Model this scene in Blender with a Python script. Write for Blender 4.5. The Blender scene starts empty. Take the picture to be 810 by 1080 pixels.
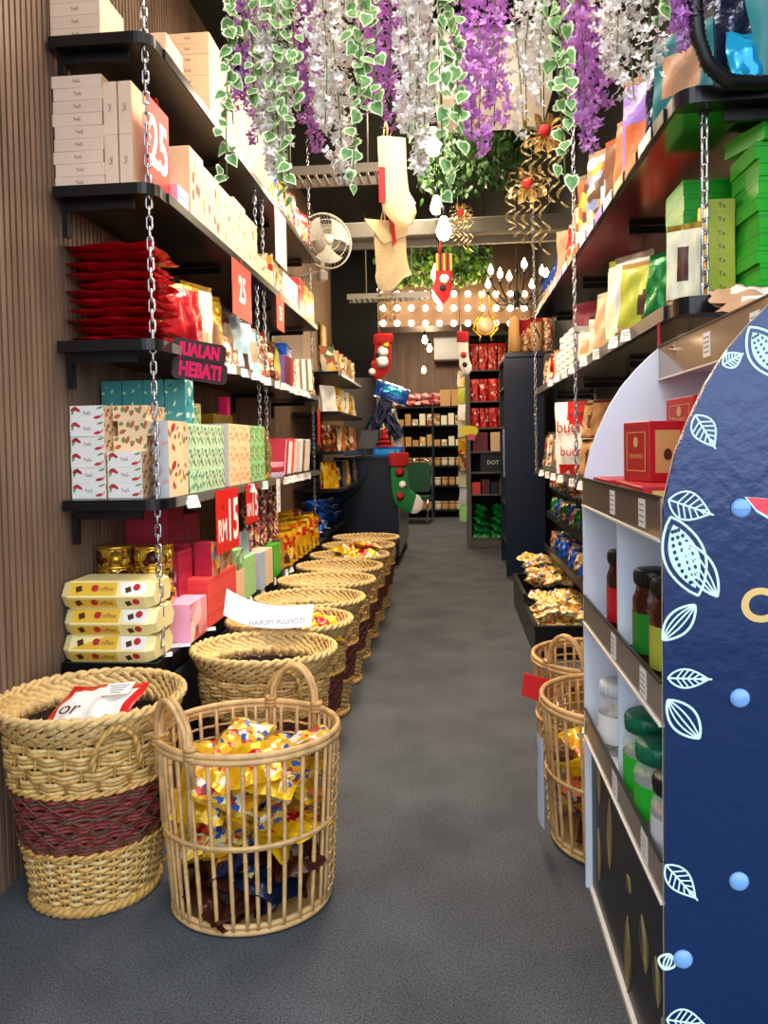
import bpy, bmesh, math, random
from mathutils import Vector, Matrix, Euler
random.seed(7)
SC=bpy.context.scene; COL=SC.collection
PI=math.pi
# ------------------------------------------------------------------ camera
F=780.0; CH=1.4
YAW=math.radians(5.2); PIT=math.radians(1.8); ROL=math.radians(-1.05)
def _cam():
    cy,sy=math.cos(YAW),math.sin(YAW); cp,sp=math.cos(PIT),math.sin(PIT)
    f=Vector((-sy*cp,cy*cp,-sp)); r=Vector((cy,sy,0)); u=r.cross(f)
    c,s=math.cos(ROL),math.sin(ROL)
    return r*c+u*s, u*c-r*s, f
CR,CU,CF=_cam()
PX=476-F*CR.y/CF.y; PY=469+F*CU.y/CF.y
def at(px,py,X=None,Y=None,Z=None):
    """where the sight line through a photo point meets a real plane of the shop"""
    v=CR*((px-PX)/F)-CU*((py-PY)/F)+CF
    t=X/v.x if X is not None else (Y/v.y if Y is not None else (Z-CH)/v.z)
    return Vector((v.x*t,v.y*t,CH+v.z*t))
cam=bpy.data.cameras.new('camera'); co=bpy.data.objects.new('camera',cam); COL.objects.link(co)
m=Matrix.Identity(4)
for i in range(3):
    m[i][0]=CR[i]; m[i][1]=CU[i]; m[i][2]=-CF[i]
m[2][3]=CH; co.matrix_world=m
cam.sensor_fit='VERTICAL'; cam.sensor_height=36; cam.sensor_width=27; cam.lens=F/1080*36
cam.shift_x=(405-PX)/1080; cam.shift_y=(PY-540)/1080; cam.clip_start=.02
SC.camera=co
# ------------------------------------------------------------------ materials
def lin(c):
    if isinstance(c,str):
        c=c.lstrip('#'); c=[int(c[i:i+2],16)/255 for i in (0,2,4)]
    return tuple(((x+.055)/1.055)**2.4 if x>.04045 else x/12.92 for x in c)+(1,)
MATS={}
def mk(name,col,rough=.5,metal=0,spec=.5,var=0,vscale=40,bump=0,bscale=200,coat=0,trans=0,alpha=1,emit=0,ecol=None,stretch=None,ior=1.45,rand=0):
    m=bpy.data.materials.new(name); m.use_nodes=True; nt=m.node_tree; b=nt.nodes['Principled BSDF']
    c=lin(col); b.inputs['Base Color'].default_value=c
    b.inputs['Roughness'].default_value=rough; b.inputs['Metallic'].default_value=metal
    b.inputs['Specular IOR Level'].default_value=spec; b.inputs['Coat Weight'].default_value=coat
    b.inputs['Coat Roughness'].default_value=.08
    b.inputs['Transmission Weight'].default_value=trans; b.inputs['Alpha'].default_value=alpha; b.inputs['IOR'].default_value=ior
    if emit:
        b.inputs['Emission Color'].default_value=lin(ecol or col); b.inputs['Emission Strength'].default_value=emit
    out=None
    def coords():
        tc=nt.nodes.new('ShaderNodeTexCoord'); mp=nt.nodes.new('ShaderNodeMapping')
        nt.links.new(tc.outputs['Object'],mp.inputs['Vector'])
        if stretch: mp.inputs['Scale'].default_value=stretch
        return mp.outputs['Vector']
    if var or bump: vec=coords()
    last=None
    if var:
        n=nt.nodes.new('ShaderNodeTexNoise'); n.inputs['Scale'].default_value=vscale; n.inputs['Detail'].default_value=4
        nt.links.new(vec,n.inputs['Vector'])
        r=nt.nodes.new('ShaderNodeValToRGB'); r.color_ramp.elements[0].position=.3; r.color_ramp.elements[1].position=.7
        r.color_ramp.elements[0].color=tuple(x*(1-var) for x in c[:3])+(1,)
        r.color_ramp.elements[1].color=tuple(min(1,x*(1+var)) for x in c[:3])+(1,)
        nt.links.new(n.outputs['Fac'],r.inputs['Fac']); last=r.outputs['Color']
    if rand:
        oi=nt.nodes.new('ShaderNodeObjectInfo'); hs=nt.nodes.new('ShaderNodeHueSaturation')
        mr=nt.nodes.new('ShaderNodeMapRange'); mr.inputs['To Min'].default_value=1-rand; mr.inputs['To Max'].default_value=1+rand
        nt.links.new(oi.outputs['Random'],mr.inputs['Value']); nt.links.new(mr.outputs['Result'],hs.inputs['Value'])
        hs.inputs['Color'].default_value=c
        if last: nt.links.new(last,hs.inputs['Color'])
        last=hs.outputs['Color']
    if last: nt.links.new(last,b.inputs['Base Color'])
    if bump:
        n=nt.nodes.new('ShaderNodeTexNoise'); n.inputs['Scale'].default_value=bscale; n.inputs['Detail'].default_value=3
        nt.links.new(vec,n.inputs['Vector'])
        bp=nt.nodes.new('ShaderNodeBump'); bp.inputs['Strength'].default_value=bump; bp.inputs['Distance'].default_value=.01
        nt.links.new(n.outputs['Fac'],bp.inputs['Height']); nt.links.new(bp.outputs['Normal'],b.inputs['Normal'])
    MATS[name]=m; return m
def mkprint(name,base,cols,scale=30,cover=.4,rough=.35,metal=0,stretch=(1,1,1),bump=0):
    """printed surface: patches of the given inks scattered over a base colour"""
    m=bpy.data.materials.new(name); m.use_nodes=True; nt=m.node_tree; b=nt.nodes['Principled BSDF']
    b.inputs['Roughness'].default_value=rough; b.inputs['Metallic'].default_value=metal
    tc=nt.nodes.new('ShaderNodeTexCoord'); mp=nt.nodes.new('ShaderNodeMapping'); mp.inputs['Scale'].default_value=stretch
    oi=nt.nodes.new('ShaderNodeObjectInfo'); ad=nt.nodes.new('ShaderNodeVectorMath'); ad.operation='ADD'
    nt.links.new(tc.outputs['Object'],mp.inputs['Vector'])
    nt.links.new(mp.outputs['Vector'],ad.inputs[0]); nt.links.new(oi.outputs['Random'],ad.inputs[1])
    nz=nt.nodes.new('ShaderNodeTexNoise'); nz.inputs['Scale'].default_value=scale*1.5
    mx=nt.nodes.new('ShaderNodeMix'); mx.data_type='VECTOR'; mx.inputs['Factor'].default_value=.02
    nt.links.new(ad.outputs[0],mx.inputs[4]); nt.links.new(nz.outputs['Color'],mx.inputs[5]); nt.links.new(ad.outputs[0],nz.inputs['Vector'])
    v=nt.nodes.new('ShaderNodeTexVoronoi'); v.inputs['Scale'].default_value=scale
    nt.links.new(mx.outputs[1],v.inputs['Vector'])
    sp=nt.nodes.new('ShaderNodeSeparateColor'); nt.links.new(v.outputs['Color'],sp.inputs['Color'])
    r=nt.nodes.new('ShaderNodeValToRGB'); r.color_ramp.interpolation='CONSTANT'
    e=r.color_ramp.elements; e[0].color=lin(base); e[0].position=0
    n=len(cols); e[1].position=1-cover; e[1].color=lin(cols[0])
    for i,c in enumerate(cols[1:],1):
        x=e.new(1-cover+cover*i/n); x.color=lin(c)
    nt.links.new(sp.outputs['Red'],r.inputs['Fac']); nt.links.new(r.outputs['Color'],b.inputs['Base Color'])
    MATS[name]=m; return m
mk('black_metal','#141416',.35,.2,var=.2); mk('black_matte','#131314',.8); mk('dark_shelf','#0f0f12',.28,0)
mk('chrome','#b9bcc2',.22,1); mk('steel','#8d8c86',.3,.9,bump=.08,bscale=8); mk('steel_under','#a3a08c',.16,1,bump=.05,bscale=5); mk('edge_grey','#77746e',.4,.3); mk('white_paper','#eceae6',.6); mk('white_plastic','#dcd8cf',.35)
mk('cream_box','#e6cdb8',.55,rand=.05); mk('cream_box_side','#ecc9a2',.55,rand=.04); mk('ink_dark','#3a2b22',.6); mk('ink_brown','#7d4a2d',.6); mk('gold','#d9a83c',.25,.8,rand=.1); mk('gold_pale','#dcc48c',.25,.8); mk('toffee_yellow','#ecdc98',.45); mk('toffee_gold','#dcb238',.4)
mk('gold_ink','#e3c07a',.35,.5); mk('sale_red','#d81e1c',.45); mk('white_ink','#f6f2ee',.55); mk('pink_neon','#ff1f7a',.4,emit=0); mk('pink_dark','#2a0a17',.5)
mk('red_foil','#a8101c',.22,.25,var=.25,vscale=18,bump=.5,bscale=30,rand=.12); mk('red_bag','#c5171c',.3,.1,var=.2,vscale=20,bump=.4,bscale=40,rand=.1)
mk('wicker','#c79a52',.5,var=.3,vscale=60,rand=.1); mk('wicker_pale','#d3b073',.5,var=.25,vscale=60); mk('wicker_red','#7e2f2c',.5,var=.35,vscale=50); mk('wicker_brown','#5f4230',.55,var=.3,vscale=60)
mk('wicker_inner_shade','#3a2a1c',.8,var=.3)
mk('rattan','#c9a06a',.4,var=.25,vscale=25); mk('rattan_wrap','#b98f56',.5,var=.2)
mk('leaf_green','#6f9e58',.5,var=.35,vscale=60,rand=.1); mk('leaf_cream','#e4ecc0',.55); mk('leaf_dark','#2f5a22',.5,var=.4,vscale=40); mk('leaf_lime','#7fae2c',.5,var=.3)
mk('stem_green','#5d7a3a',.6)
mk('petal_purple','#d894e4',.6,var=.12,vscale=50); mk('petal_white','#f6efe8',.6,var=.04,vscale=60); mk('petal_lilac','#c99ad8',.6)
mk('stocking_cream','#cdb78c',.85,bump=.3,bscale=120); mk('felt_red','#b0191d',.85,var=.15); mk('felt_white','#efe9df',.9); mk('felt_green','#1f7a3a',.85); mk('felt_black','#1a1717',.85); mk('felt_gold','#d4a92e',.7)
mk('bulb_glow','#ffe0b0',.3,emit=22,ecol='#ffd9a0'); mk('brass','#b98b3e',.3,1)
mk('fan_white','#cfc9bd',.4); mk('duct','#8b867c',.5,var=.1)
mk('panel_brown','#4a3628',.6,var=.1); mk('blue_counter','#1a2130',.4,.2); mk('counter_steel','#8f8b7c',.28,.9)
mk('white_laminate','#dfe3ee',.4); mk('dark_print','#16151b',.4); mk('strip_brown','#84705f',.15,.1,coat=.5); mk('edge_black','#0d0d0d',.4)
mk('art_line','#c8e4e0',.5); mk('art_fill','#bfe3cf',.5); mk('art_gold','#8a7444',.5); mk('art_pink','#e8404f',.5); mk('cap_clear','#7fb0ea',.15,coat=.5,alpha=.75)
mk('glass','#f4f4f0',.05,trans=1,ior=1.2); mk('clear_film','#f2f2ee',.12,trans=.0,alpha=.28,coat=.4); mk('lid_green','#0f6a4a',.4); mk('lid_black','#141414',.4); mk('lid_white','#d9dcdf',.4)
mk('nut','#b08a5a',.6,var=.4,vscale=80); mk('pale_nut','#c9c0a8',.6,var=.3,vscale=80); mk('olive','#8a9a3a',.5,var=.4,vscale=80)
mk('green_box','#27b02b',.35,rand=.06); mk('green_box_dark','#1c7a22',.4); mk('tiramisu_red','#b3161f',.45,rand=.05); mk('kraft','#b48a55',.7,rand=.1); mk('card_brown','#8d6338',.7,rand=.1)
mk('pink_box','#e9a3c0',.5,rand=.03); mk('rose_box','#b02440',.5,rand=.05); mk('coral_box','#e2423f',.5,rand=.05); mk('peach_box','#ecc79f',.5); mk('mint_box','#9fd78f',.5); mk('white_box','#e9e6e0',.5,rand=.03); mk('grey_box','#c9c9cc',.5); mk('lav_box','#c8b8d8',.5)
mk('yellow_foil','#e0b012',.25,.25,var=.15,vscale=20,bump=.4,bscale=40,rand=.1); mk('gold_foil','#b08f2f',.25,.6,bump=.4,bscale=30,rand=.1); mk('silver_foil','#b9b9b2',.2,.8,bump=.5,bscale=30); mk('navy_foil','#1c2340',.2,.4,bump=.5,bscale=30,rand=.2); mk('brown_foil','#4a2418',.22,.35,bump=.5,bscale=30,rand=.2)
mk('pale_blue','#9fc3d6',.3,bump=.3,bscale=30); mk('pouch_cream','#dfd9bb',.35,bump=.3,bscale=30); mk('pouch_brown','#6d4630',.35,bump=.3,bscale=30); mk('pouch_teal','#2a7f86',.35); mk('pouch_purple','#8f6fc8',.3,bump=.3,bscale=30); mk('pouch_orange','#c96a3a',.35,bump=.3,bscale=30); mk('pouch_green','#a8b03c',.3,bump=.3,bscale=30); mk('pouch_tan','#c49a78',.4,bump=.3,bscale=30); mk('pouch_maroon','#6e1d32',.45,bump=.3,bscale=20); mk('blue_foil','#1f56b8',.2,.3,bump=.5,bscale=30,rand=.1); mk('cyan_foil','#1fa0d8',.2,.3,bump=.4,bscale=20)
mk('green_foil','#16803a',.25,.25,bump=.5,bscale=30,rand=.15)
mk('chair_green','#1c4a36',.7); mk('navy_cab','#141d33',.35,.1); mk('grey_frame','#5a5652',.5); mk('hose','#0e0f12',.45); mk('ribbon_red','#c01638',.5)
mk('price_ink','#777777',.6); mk('paper_blue','#c9d0e8',.55); mk('tag_lav','#d8d4e4',.55); mk('yellow_paper','#e8d53a',.5); mk('fruit_pink','#d3566d',.5)
mk('choc','#4a2415',.5); mk('red_berry','#b8202c',.4)
mkprint('box_leaf_white','#ece7df',['#b8323a','#7d9a6a','#d8b6a8'],26,.22)
mkprint('box_leaf_cream','#efd9b8',['#b5683a','#8a4a2a','#7b8a55','#d9a35c'],40,.5)
mkprint('box_teal','#2f8f96',['#1f6f78','#77c0bf','#bfe0d8'],34,.4); mkprint('box_green_print','#a9d9a0',['#4f9a5a','#2f7a4a','#dff0c8','#6a4a2a'],40,.55); mkprint('box_orange_print','#f0c690',['#e08a3a','#d86a3a','#f6e6c8'],42,.5)
mkprint('gold_tin_print','#c99a2c',['#f0d060','#7a4a14','#e8b838','#5a2a10'],60,.7,.2,.6)
mkprint('candy_mix','#d9b03a',['#f0dc8a','#b23a2c','#e9e3d0','#2a5aa8','#e8a020'],45,.75,.25,.1)
mkprint('candy_yellow','#e6c23c',['#f4e7a8','#d98a1a','#f8f0d0','#c96a28'],60,.7,.25,0)
mkprint('yellow_pack','#e2b21c',['#d9901a','#c8401c','#f0d878','#e0a020'],22,.45,.25,.2)
mkprint('brown_pack','#5a2a1a',['#8a4a24','#c89a5a','#3a160c'],30,.5,.25,.2)
mkprint('print_red_white','#b8392f',['#efe0c8','#e8b040','#7a1a1a'],26,.5,.3)
mkprint('snack_mix','#a2764c',['#d8c4a0','#6a3a22','#c84a2c','#efe8d8'],50,.7,.3)
mkprint('mixed_goods','#b9a98a',['#e6dcc8','#8a4a2c','#d8a83c','#4a5a3c','#a82c2c'],16,.7,.4)
mkprint('box_toffee','#efe2b0',['#f6eecb','#c89a3c','#b8323a','#5a3018','#dfe4ea'],30,.5,.3)
mkprint('pink_pack','#e08a8a',['#f0b8a8','#d05a60','#f4d8c8'],14,.5,.3)
mkprint('pouch_scene','#a8885a',['#d8a040','#7a8ab8','#c85a3a','#e8d8b0','#5a3a2a'],24,.7,.3)
mkprint('braid_mix','#8a3a30',['#d8a070','#5a2a40','#c8506a','#e8d0a0'],60,.7,.5)
mkprint('bag_redprint','#c41a1e',['#e04a30','#f0d8c0','#8a0c14'],30,.3,.25,.1)
# carpet
def carpet():
    m=mk('carpet','#3a3c40',.95,spec=.15); nt=m.node_tree; b=nt.nodes['Principled BSDF']
    tc=nt.nodes.new('ShaderNodeTexCoord')
    n=nt.nodes.new('ShaderNodeTexNoise'); n.inputs['Scale'].default_value=170; n.inputs['Detail'].default_value=6; n.inputs['Roughness'].default_value=.75
    n2=nt.nodes.new('ShaderNodeTexNoise'); n2.inputs['Scale'].default_value=3.2; n2.inputs['Detail'].default_value=5
    for q in (n,n2): nt.links.new(tc.outputs['Object'],q.inputs['Vector'])
    r=nt.nodes.new('ShaderNodeValToRGB'); r.color_ramp.elements[0].position=.32; r.color_ramp.elements[1].position=.72
    r.color_ramp.elements[0].color=lin('#1e2024'); r.color_ramp.elements[1].color=lin('#74767a')
    nt.links.new(n.outputs['Fac'],r.inputs['Fac'])
    mr=nt.nodes.new('ShaderNodeMapRange'); mr.inputs['From Min'].default_value=.3; mr.inputs['From Max'].default_value=.7; mr.inputs['To Min'].default_value=.8; mr.inputs['To Max'].default_value=1.2
    nt.links.new(n2.outputs['Fac'],mr.inputs['Value'])
    hs=nt.nodes.new('ShaderNodeHueSaturation'); nt.links.new(r.outputs['Color'],hs.inputs['Color']); nt.links.new(mr.outputs['Result'],hs.inputs['Value'])
    nt.links.new(hs.outputs['Color'],b.inputs['Base Color'])
    bp=nt.nodes.new('ShaderNodeBump'); bp.inputs['Strength'].default_value=.6; bp.inputs['Distance'].default_value=.006
    nt.links.new(n.outputs['Fac'],bp.inputs['Height']); nt.links.new(bp.outputs['Normal'],b.inputs['Normal'])
carpet()
mk('slat_wood','#7d6350',.55,var=.3,vscale=9,stretch=(1,1,.12)); mk('slat_gap','#1d1512',.8); mk('slat_back','#6e5040',.6,var=.2,vscale=5)
# dark glossy blue printed panel with a wrinkled foil sheen
def bluepanel():
    m=mk('blue_panel','#16305f',.25,.45,coat=.7); nt=m.node_tree; b=nt.nodes['Principled BSDF']
    tc=nt.nodes.new('ShaderNodeTexCoord'); n=nt.nodes.new('ShaderNodeTexNoise'); n.inputs['Scale'].default_value=28; n.inputs['Detail'].default_value=3
    nt.links.new(tc.outputs['Object'],n.inputs['Vector'])
    bp=nt.nodes.new('ShaderNodeBump'); bp.inputs['Strength'].default_value=.18; bp.inputs['Distance'].default_value=.01
    nt.links.new(n.outputs['Fac'],bp.inputs['Height']); nt.links.new(bp.outputs['Normal'],b.inputs['Normal']); nt.links.new(bp.outputs['Normal'],b.inputs['Coat Normal'])
bluepanel()
# ------------------------------------------------------------------ mesh building
_txt={}
def text_geo(s,ext=0):
    if (s,ext) in _txt: return _txt[s,ext]
    cu=bpy.data.curves.new('txt','FONT'); cu.body=s; cu.size=1; cu.align_x='CENTER'; cu.align_y='CENTER'; cu.resolution_u=3 if not ext else 6; cu.offset=ext
    o=bpy.data.objects.new('txt',cu); COL.objects.link(o)
    dg=bpy.context.evaluated_depsgraph_get(); me=bpy.data.meshes.new_from_object(o.evaluated_get(dg))
    vs=[v.co.copy() for v in me.vertices]; fs=[tuple(p.vertices) for p in me.polygons]
    bpy.data.objects.remove(o); bpy.data.curves.remove(cu); bpy.data.meshes.remove(me)
    _txt[s,ext]=(vs,fs); return _txt[s,ext]
class MB:
    def __init__(s): s.v=[]; s.f=[]; s.mi=[]; s.sm=[]; s.mats=[]
    def m(s,n):
        if n not in s.mats: s.mats.append(n)
        return s.mats.index(n)
    def add(s,vs,fs,mat,M=None,smooth=False):
        o=len(s.v); k=s.m(mat)
        s.v+= [tuple(M@Vector(p)) for p in vs] if M is not None else [tuple(p) for p in vs]
        for f in fs: s.f.append(tuple(i+o for i in f)); s.mi.append(k); s.sm.append(smooth)
        return s
    def box(s,c,d,mat,M=None,bev=0,skip=()):
        x,y,z=c; a,b,e=d[0]/2,d[1]/2,d[2]/2
        if bev<=0:
            vs=[(x+i*a,y+j*b,z+k*e) for i in(-1,1) for j in(-1,1) for k in(-1,1)]
            fs=[(0,1,3,2),(4,6,7,5),(0,4,5,1),(2,3,7,6),(0,2,6,4),(1,5,7,3)]
            return s.add(vs,fs,mat,M)
        vs=[];ix={}
        for i in(-1,1):
            for j in(-1,1):
                for k in(-1,1):
                    for ax in range(3):
                        p=[x+i*(a-bev),y+j*(b-bev),z+k*(e-bev)]; p[ax]=(x+i*a,y+j*b,z+k*e)[ax]
                        ix[i,j,k,ax]=len(vs); vs.append(p)
        fs=[]
        for ax in range(3):
            for sg in(-1,1):
                r=[]
                for (p,q) in((-1,-1),(1,-1),(1,1),(-1,1)):
                    t=[0,0,0]; t[ax]=sg; t[(ax+1)%3]=p; t[(ax+2)%3]=q; r.append(ix[t[0],t[1],t[2],ax])
                fs.append(tuple(r if sg>0 else r[::-1]))
        for ax in range(3):
            b1,b2=(ax+1)%3,(ax+2)%3
            for p in(-1,1):
                for q in(-1,1):
                    t0=[0,0,0];t1=[0,0,0]; t0[ax]=-1;t1[ax]=1
                    for t in(t0,t1): t[b1]=p;t[b2]=q
                    r=(ix[(*t0,b1)],ix[(*t1,b1)],ix[(*t1,b2)],ix[(*t0,b2)])
                    fs.append(r if p*q>0 else r[::-1])
        for i in(-1,1):
            for j in(-1,1):
                for k in(-1,1):
                    r=(ix[i,j,k,0],ix[i,j,k,1],ix[i,j,k,2]); fs.append(r if i*j*k>0 else r[::-1])
        return s.add(vs,fs,mat,M)
    def poly(s,pts,mat,M=None): return s.add(pts,[tuple(range(len(pts)))],mat,M)
    def prism(s,pts,a,b,axis,mat,M=None,smooth=False,capmat=None):
        """outline pts (2D) extruded along axis from a to b"""
        n=len(pts)
        def P(p,t): 
            if axis=='x': return (t,p[0],p[1])
            if axis=='y': return (p[0],t,p[1])
            return (p[0],p[1],t)
        vs=[P(p,a) for p in pts]+[P(p,b) for p in pts]
        s.add(vs,[(i,(i+1)%n,n+(i+1)%n,n+i) for i in range(n)],mat,M,smooth)
        return s.add(vs,[tuple(range(n))[::-1],tuple(range(n,2*n))],capmat or mat,M)
    def tube(s,pts,r,sides,mat,closed=False,M=None,smooth=True,flat=1):
        pts=[Vector(p) for p in pts]; n=len(pts); vs=[]
        prev=None
        for i,p in enumerate(pts):
            a=pts[i-1] if (i>0 or closed) else p; b=pts[(i+1)%n] if (i<n-1 or closed) else p
            t=(b-a); t=t.normalized() if t.length>1e-9 else Vector((0,0,1))
            if prev is None:
                prev=Vector((0,0,1)) if abs(t.z)<.9 else Vector((1,0,0))
            nn=prev-t*prev.dot(t)
            if nn.length<1e-6: nn=t.orthogonal()
            nn.normalize(); prev=nn; bb=t.cross(nn)
            rr=r[i] if isinstance(r,(list,tuple)) else r
            for k in range(sides):
                an=2*PI*k/sides; vs.append(p+nn*(math.cos(an)*rr)+bb*(math.sin(an)*rr*flat))
        fs=[]
        for i in range(n if closed else n-1):
            j=(i+1)%n
            for k in range(sides):
                l=(k+1)%sides; fs.append((i*sides+k,i*sides+l,j*sides+l,j*sides+k))
        if not closed: fs+= [tuple(range(sides))[::-1],tuple((n-1)*sides+k for k in range(sides))]
        return s.add(vs,fs,mat,M,smooth)
    def lathe(s,prof,seg,mat,M=None,sx=1,sy=1,smooth=True,caps=True):
        vs=[(r*math.cos(2*PI*k/seg)*sx,r*math.sin(2*PI*k/seg)*sy,z) for r,z in prof for k in range(seg)]
        fs=[]
        for i in range(len(prof)-1):
            for k in range(seg):
                l=(k+1)%seg; fs.append((i*seg+k,i*seg+l,(i+1)*seg+l,(i+1)*seg+k))
        if caps: fs+=[tuple(range(seg))[::-1],tuple((len(prof)-1)*seg+k for k in range(seg))]
        return s.add(vs,fs,mat,M,smooth)
    def grid(s,fn,nu,nv,mat,M=None,smooth=True,matfn=None,flip=False):
        vs=[fn(i/nu,j/nv) for j in range(nv+1) for i in range(nu+1)]
        by={}
        for j in range(nv):
            for i in range(nu):
                a=j*(nu+1)+i; q=(a,a+1,a+nu+2,a+nu+1)
                if flip: q=q[::-1]
                by.setdefault(matfn((i+.5)/nu,(j+.5)/nv) if matfn else mat,[]).append(q)
        o=len(s.v)
        s.v+= [tuple(M@Vector(p)) for p in vs] if M is not None else [tuple(p) for p in vs]
        for k,qs in by.items():
            kk=s.m(k)
            for q in qs: s.f.append(tuple(i+o for i in q)); s.mi.append(kk); s.sm.append(smooth)
        return s
    def text(s,t,size,mat,M,bold=0):
        vs,fs=text_geo(t,bold); return s.add([v*size for v in vs],fs,mat,M)
    def mesh(s,name):
        me=bpy.data.meshes.new(name); me.from_pydata(s.v,[],s.f)
        for n in s.mats: me.materials.append(MATS[n])
        me.polygons.foreach_set('material_index',s.mi); me.polygons.foreach_set('use_smooth',s.sm); me.update()
        return me
def TR(loc=(0,0,0),rot=(0,0,0),sc=1):
    M=Matrix.Translation(Vector(loc))@Euler(rot).to_matrix().to_4x4()
    return M@Matrix.Scale(sc,4) if sc!=1 else M
# frames for writing on faces: text lies in XY facing +Z -> face -Y, +X, -X
FY=Euler((PI/2,0,0)).to_matrix().to_4x4()            # faces -Y (towards the street)
FX=Euler((PI/2,0,PI/2)).to_matrix().to_4x4()         # faces +X
FXN=Euler((PI/2,0,-PI/2)).to_matrix().to_4x4()       # faces -X
def me_of(x,name):
    return x.mesh(name) if isinstance(x,MB) else x
def T(name,mesh,label,cat,loc=(0,0,0),rot=(0,0,0),group=None,kind=None,sc=None):
    o=bpy.data.objects.new(name,me_of(mesh,name) if mesh is not None else None); COL.objects.link(o)
    o.location=loc; o.rotation_euler=rot
    if sc: o.scale=sc if isinstance(sc,(tuple,list)) else (sc,)*3
    o['label']=label; o['category']=cat
    if group: o['group']=group
    if kind: o['kind']=kind
    return o
def P(name,mesh,parent,loc=(0,0,0),rot=(0,0,0),label=None):
    o=bpy.data.objects.new(name,me_of(mesh,name)); COL.objects.link(o); o.parent=parent
    o.location=loc; o.rotation_euler=rot
    if label: o['label']=label
    return o
def S(name,mesh):
    o=bpy.data.objects.new(name,me_of(mesh,name)); COL.objects.link(o); o['kind']='structure'; return o
def dup(root,loc,rot=(0,0,0),label=None,group=None,sc=None):
    def cp(o,par):
        c=o.copy(); COL.objects.link(c)
        if par is not None: c.parent=par
        for k in kids.get(o.name,[]): cp(k,c)
        return c
    kids={}
    def walk(o):
        kids[o.name]=list(o.children)
        for k in o.children: walk(k)
    walk(root)
    r=cp(root,None); r.location=loc; r.rotation_euler=rot
    if sc: r.scale=(sc,)*3 if not isinstance(sc,(tuple,list)) else sc
    if label: r['label']=label
    if group: r['group']=group
    return r
ORD=['topmost','second','third','fourth','fifth','sixth','seventh','eighth','ninth','tenth','eleventh','twelfth','thirteenth','fourteenth','fifteenth','sixteenth','seventeenth','eighteenth','nineteenth','twentieth']
NTH=['first']+ORD[1:]
def from_top(i): return 'topmost' if i==0 else ORD[i]+' from the top'
def from_near(i): return NTH[i]+' from the near end'
# ---- bags
def pillow(w,h,t,seed,matfn,nu=14,nv=16,crimp=.05,wr=.006):
    """sealed pillow bag: width x, height z from 0, thickness y, front faces -y"""
    rn=random.Random(seed); mb=MB()
    ph=[rn.uniform(0,6.28) for _ in range(6)]
    def side(sg):
        def fn(a,b):
            u=a*2-1; v=b
            pv=max(0,min(1,(v-crimp)/(1-2*crimp))); pr=(max(0,1-(2*pv-1)**2))**.55*(max(0,1-u*u))**.5
            cr=wr*.8*(math.sin(9*u+ph[0]+5*v)+math.sin(13*v+ph[1]-4*u)*.8+math.sin(21*u*v+ph[2])*.6)
            edge=max(0,1-abs(u))**.3
            x=u*w/2*(1-.06*pr)+.004*math.sin(11*v+ph[3])*abs(u)
            zz=v*h*(1) - .02*h*pr*(2*v-1)
            yy=sg*(t/2*pr+ (cr*min(1,pr*2)))+.004*math.sin(6*u+ph[4])*(1-pr)
            return (x,yy,zz)
        return fn
    mb.grid(side(-1),nu,nv,None,matfn=lambda a,b:matfn(a*2-1,b,0)); mb.grid(side(1),nu,nv,None,matfn=lambda a,b:matfn(a*2-1,b,1),flip=True)
    return mb
def pouch(w,h,t,seed,matfn,nu=12,nv=14,lean=0,wr=.004):
    """stand-up pouch with a gusset bottom and flat sealed top"""
    rn=random.Random(seed); mb=MB(); ph=[rn.uniform(0,6.28) for _ in range(6)]
    curl=rn.uniform(-.02,.02)
    def side(sg):
        def fn(a,b):
            u=a*2-1; v=b
            pr=(1-v)**.7*(.55+.45*max(0,1-u*u)**.5)*(1 if v>.03 else .9)
            if v>.9: pr=0
            cr=wr*(math.sin(7*u+ph[0]+5*v)+math.sin(12*v+ph[1]-4*u))*min(1,pr*3)
            return (u*w/2*(1-.03*math.sin(v*PI)), sg*(t/2*pr)+cr*1.0*(-1 if sg<0 else 1)+curl*v*v+lean*v*h, v*h)
        return fn
    mb.grid(side(-1),nu,nv,None,matfn=lambda a,b:matfn(a*2-1,b,0)); mb.grid(side(1),nu,nv,None,matfn=lambda a,b:matfn(a*2-1,b,1),flip=True)
    mb.grid(lambda a,b:((a*2-1)*w/2,(b*2-1)*t/2*(.55+.45*max(0,1-(a*2-1)**2)**.5)*.9,0.0),nu,2,matfn(0,.02,0),flip=True)
    return mb
def plain(m): return lambda u,v,s:m
def banded(base,crimpm=None,panel=None,pu=(-.6,.6),pv=(.3,.7),spot=None,sc=(0,.5),sr=.4,win=None,wu=(-.5,.5),wv=(.1,.35)):
    def f(u,v,s):
        if crimpm and (v<.06 or v>.93): return crimpm
        if s==0:
            if spot and ((u-sc[0])/sr)**2+((v-sc[1])/(sr*.45))**2<1: return spot
            if win and wu[0]<u<wu[1] and wv[0]<v<wv[1]: return win
            if panel and pu[0]<u<pu[1] and pv[0]<v<pv[1]: return panel
        return base
    return f
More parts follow.
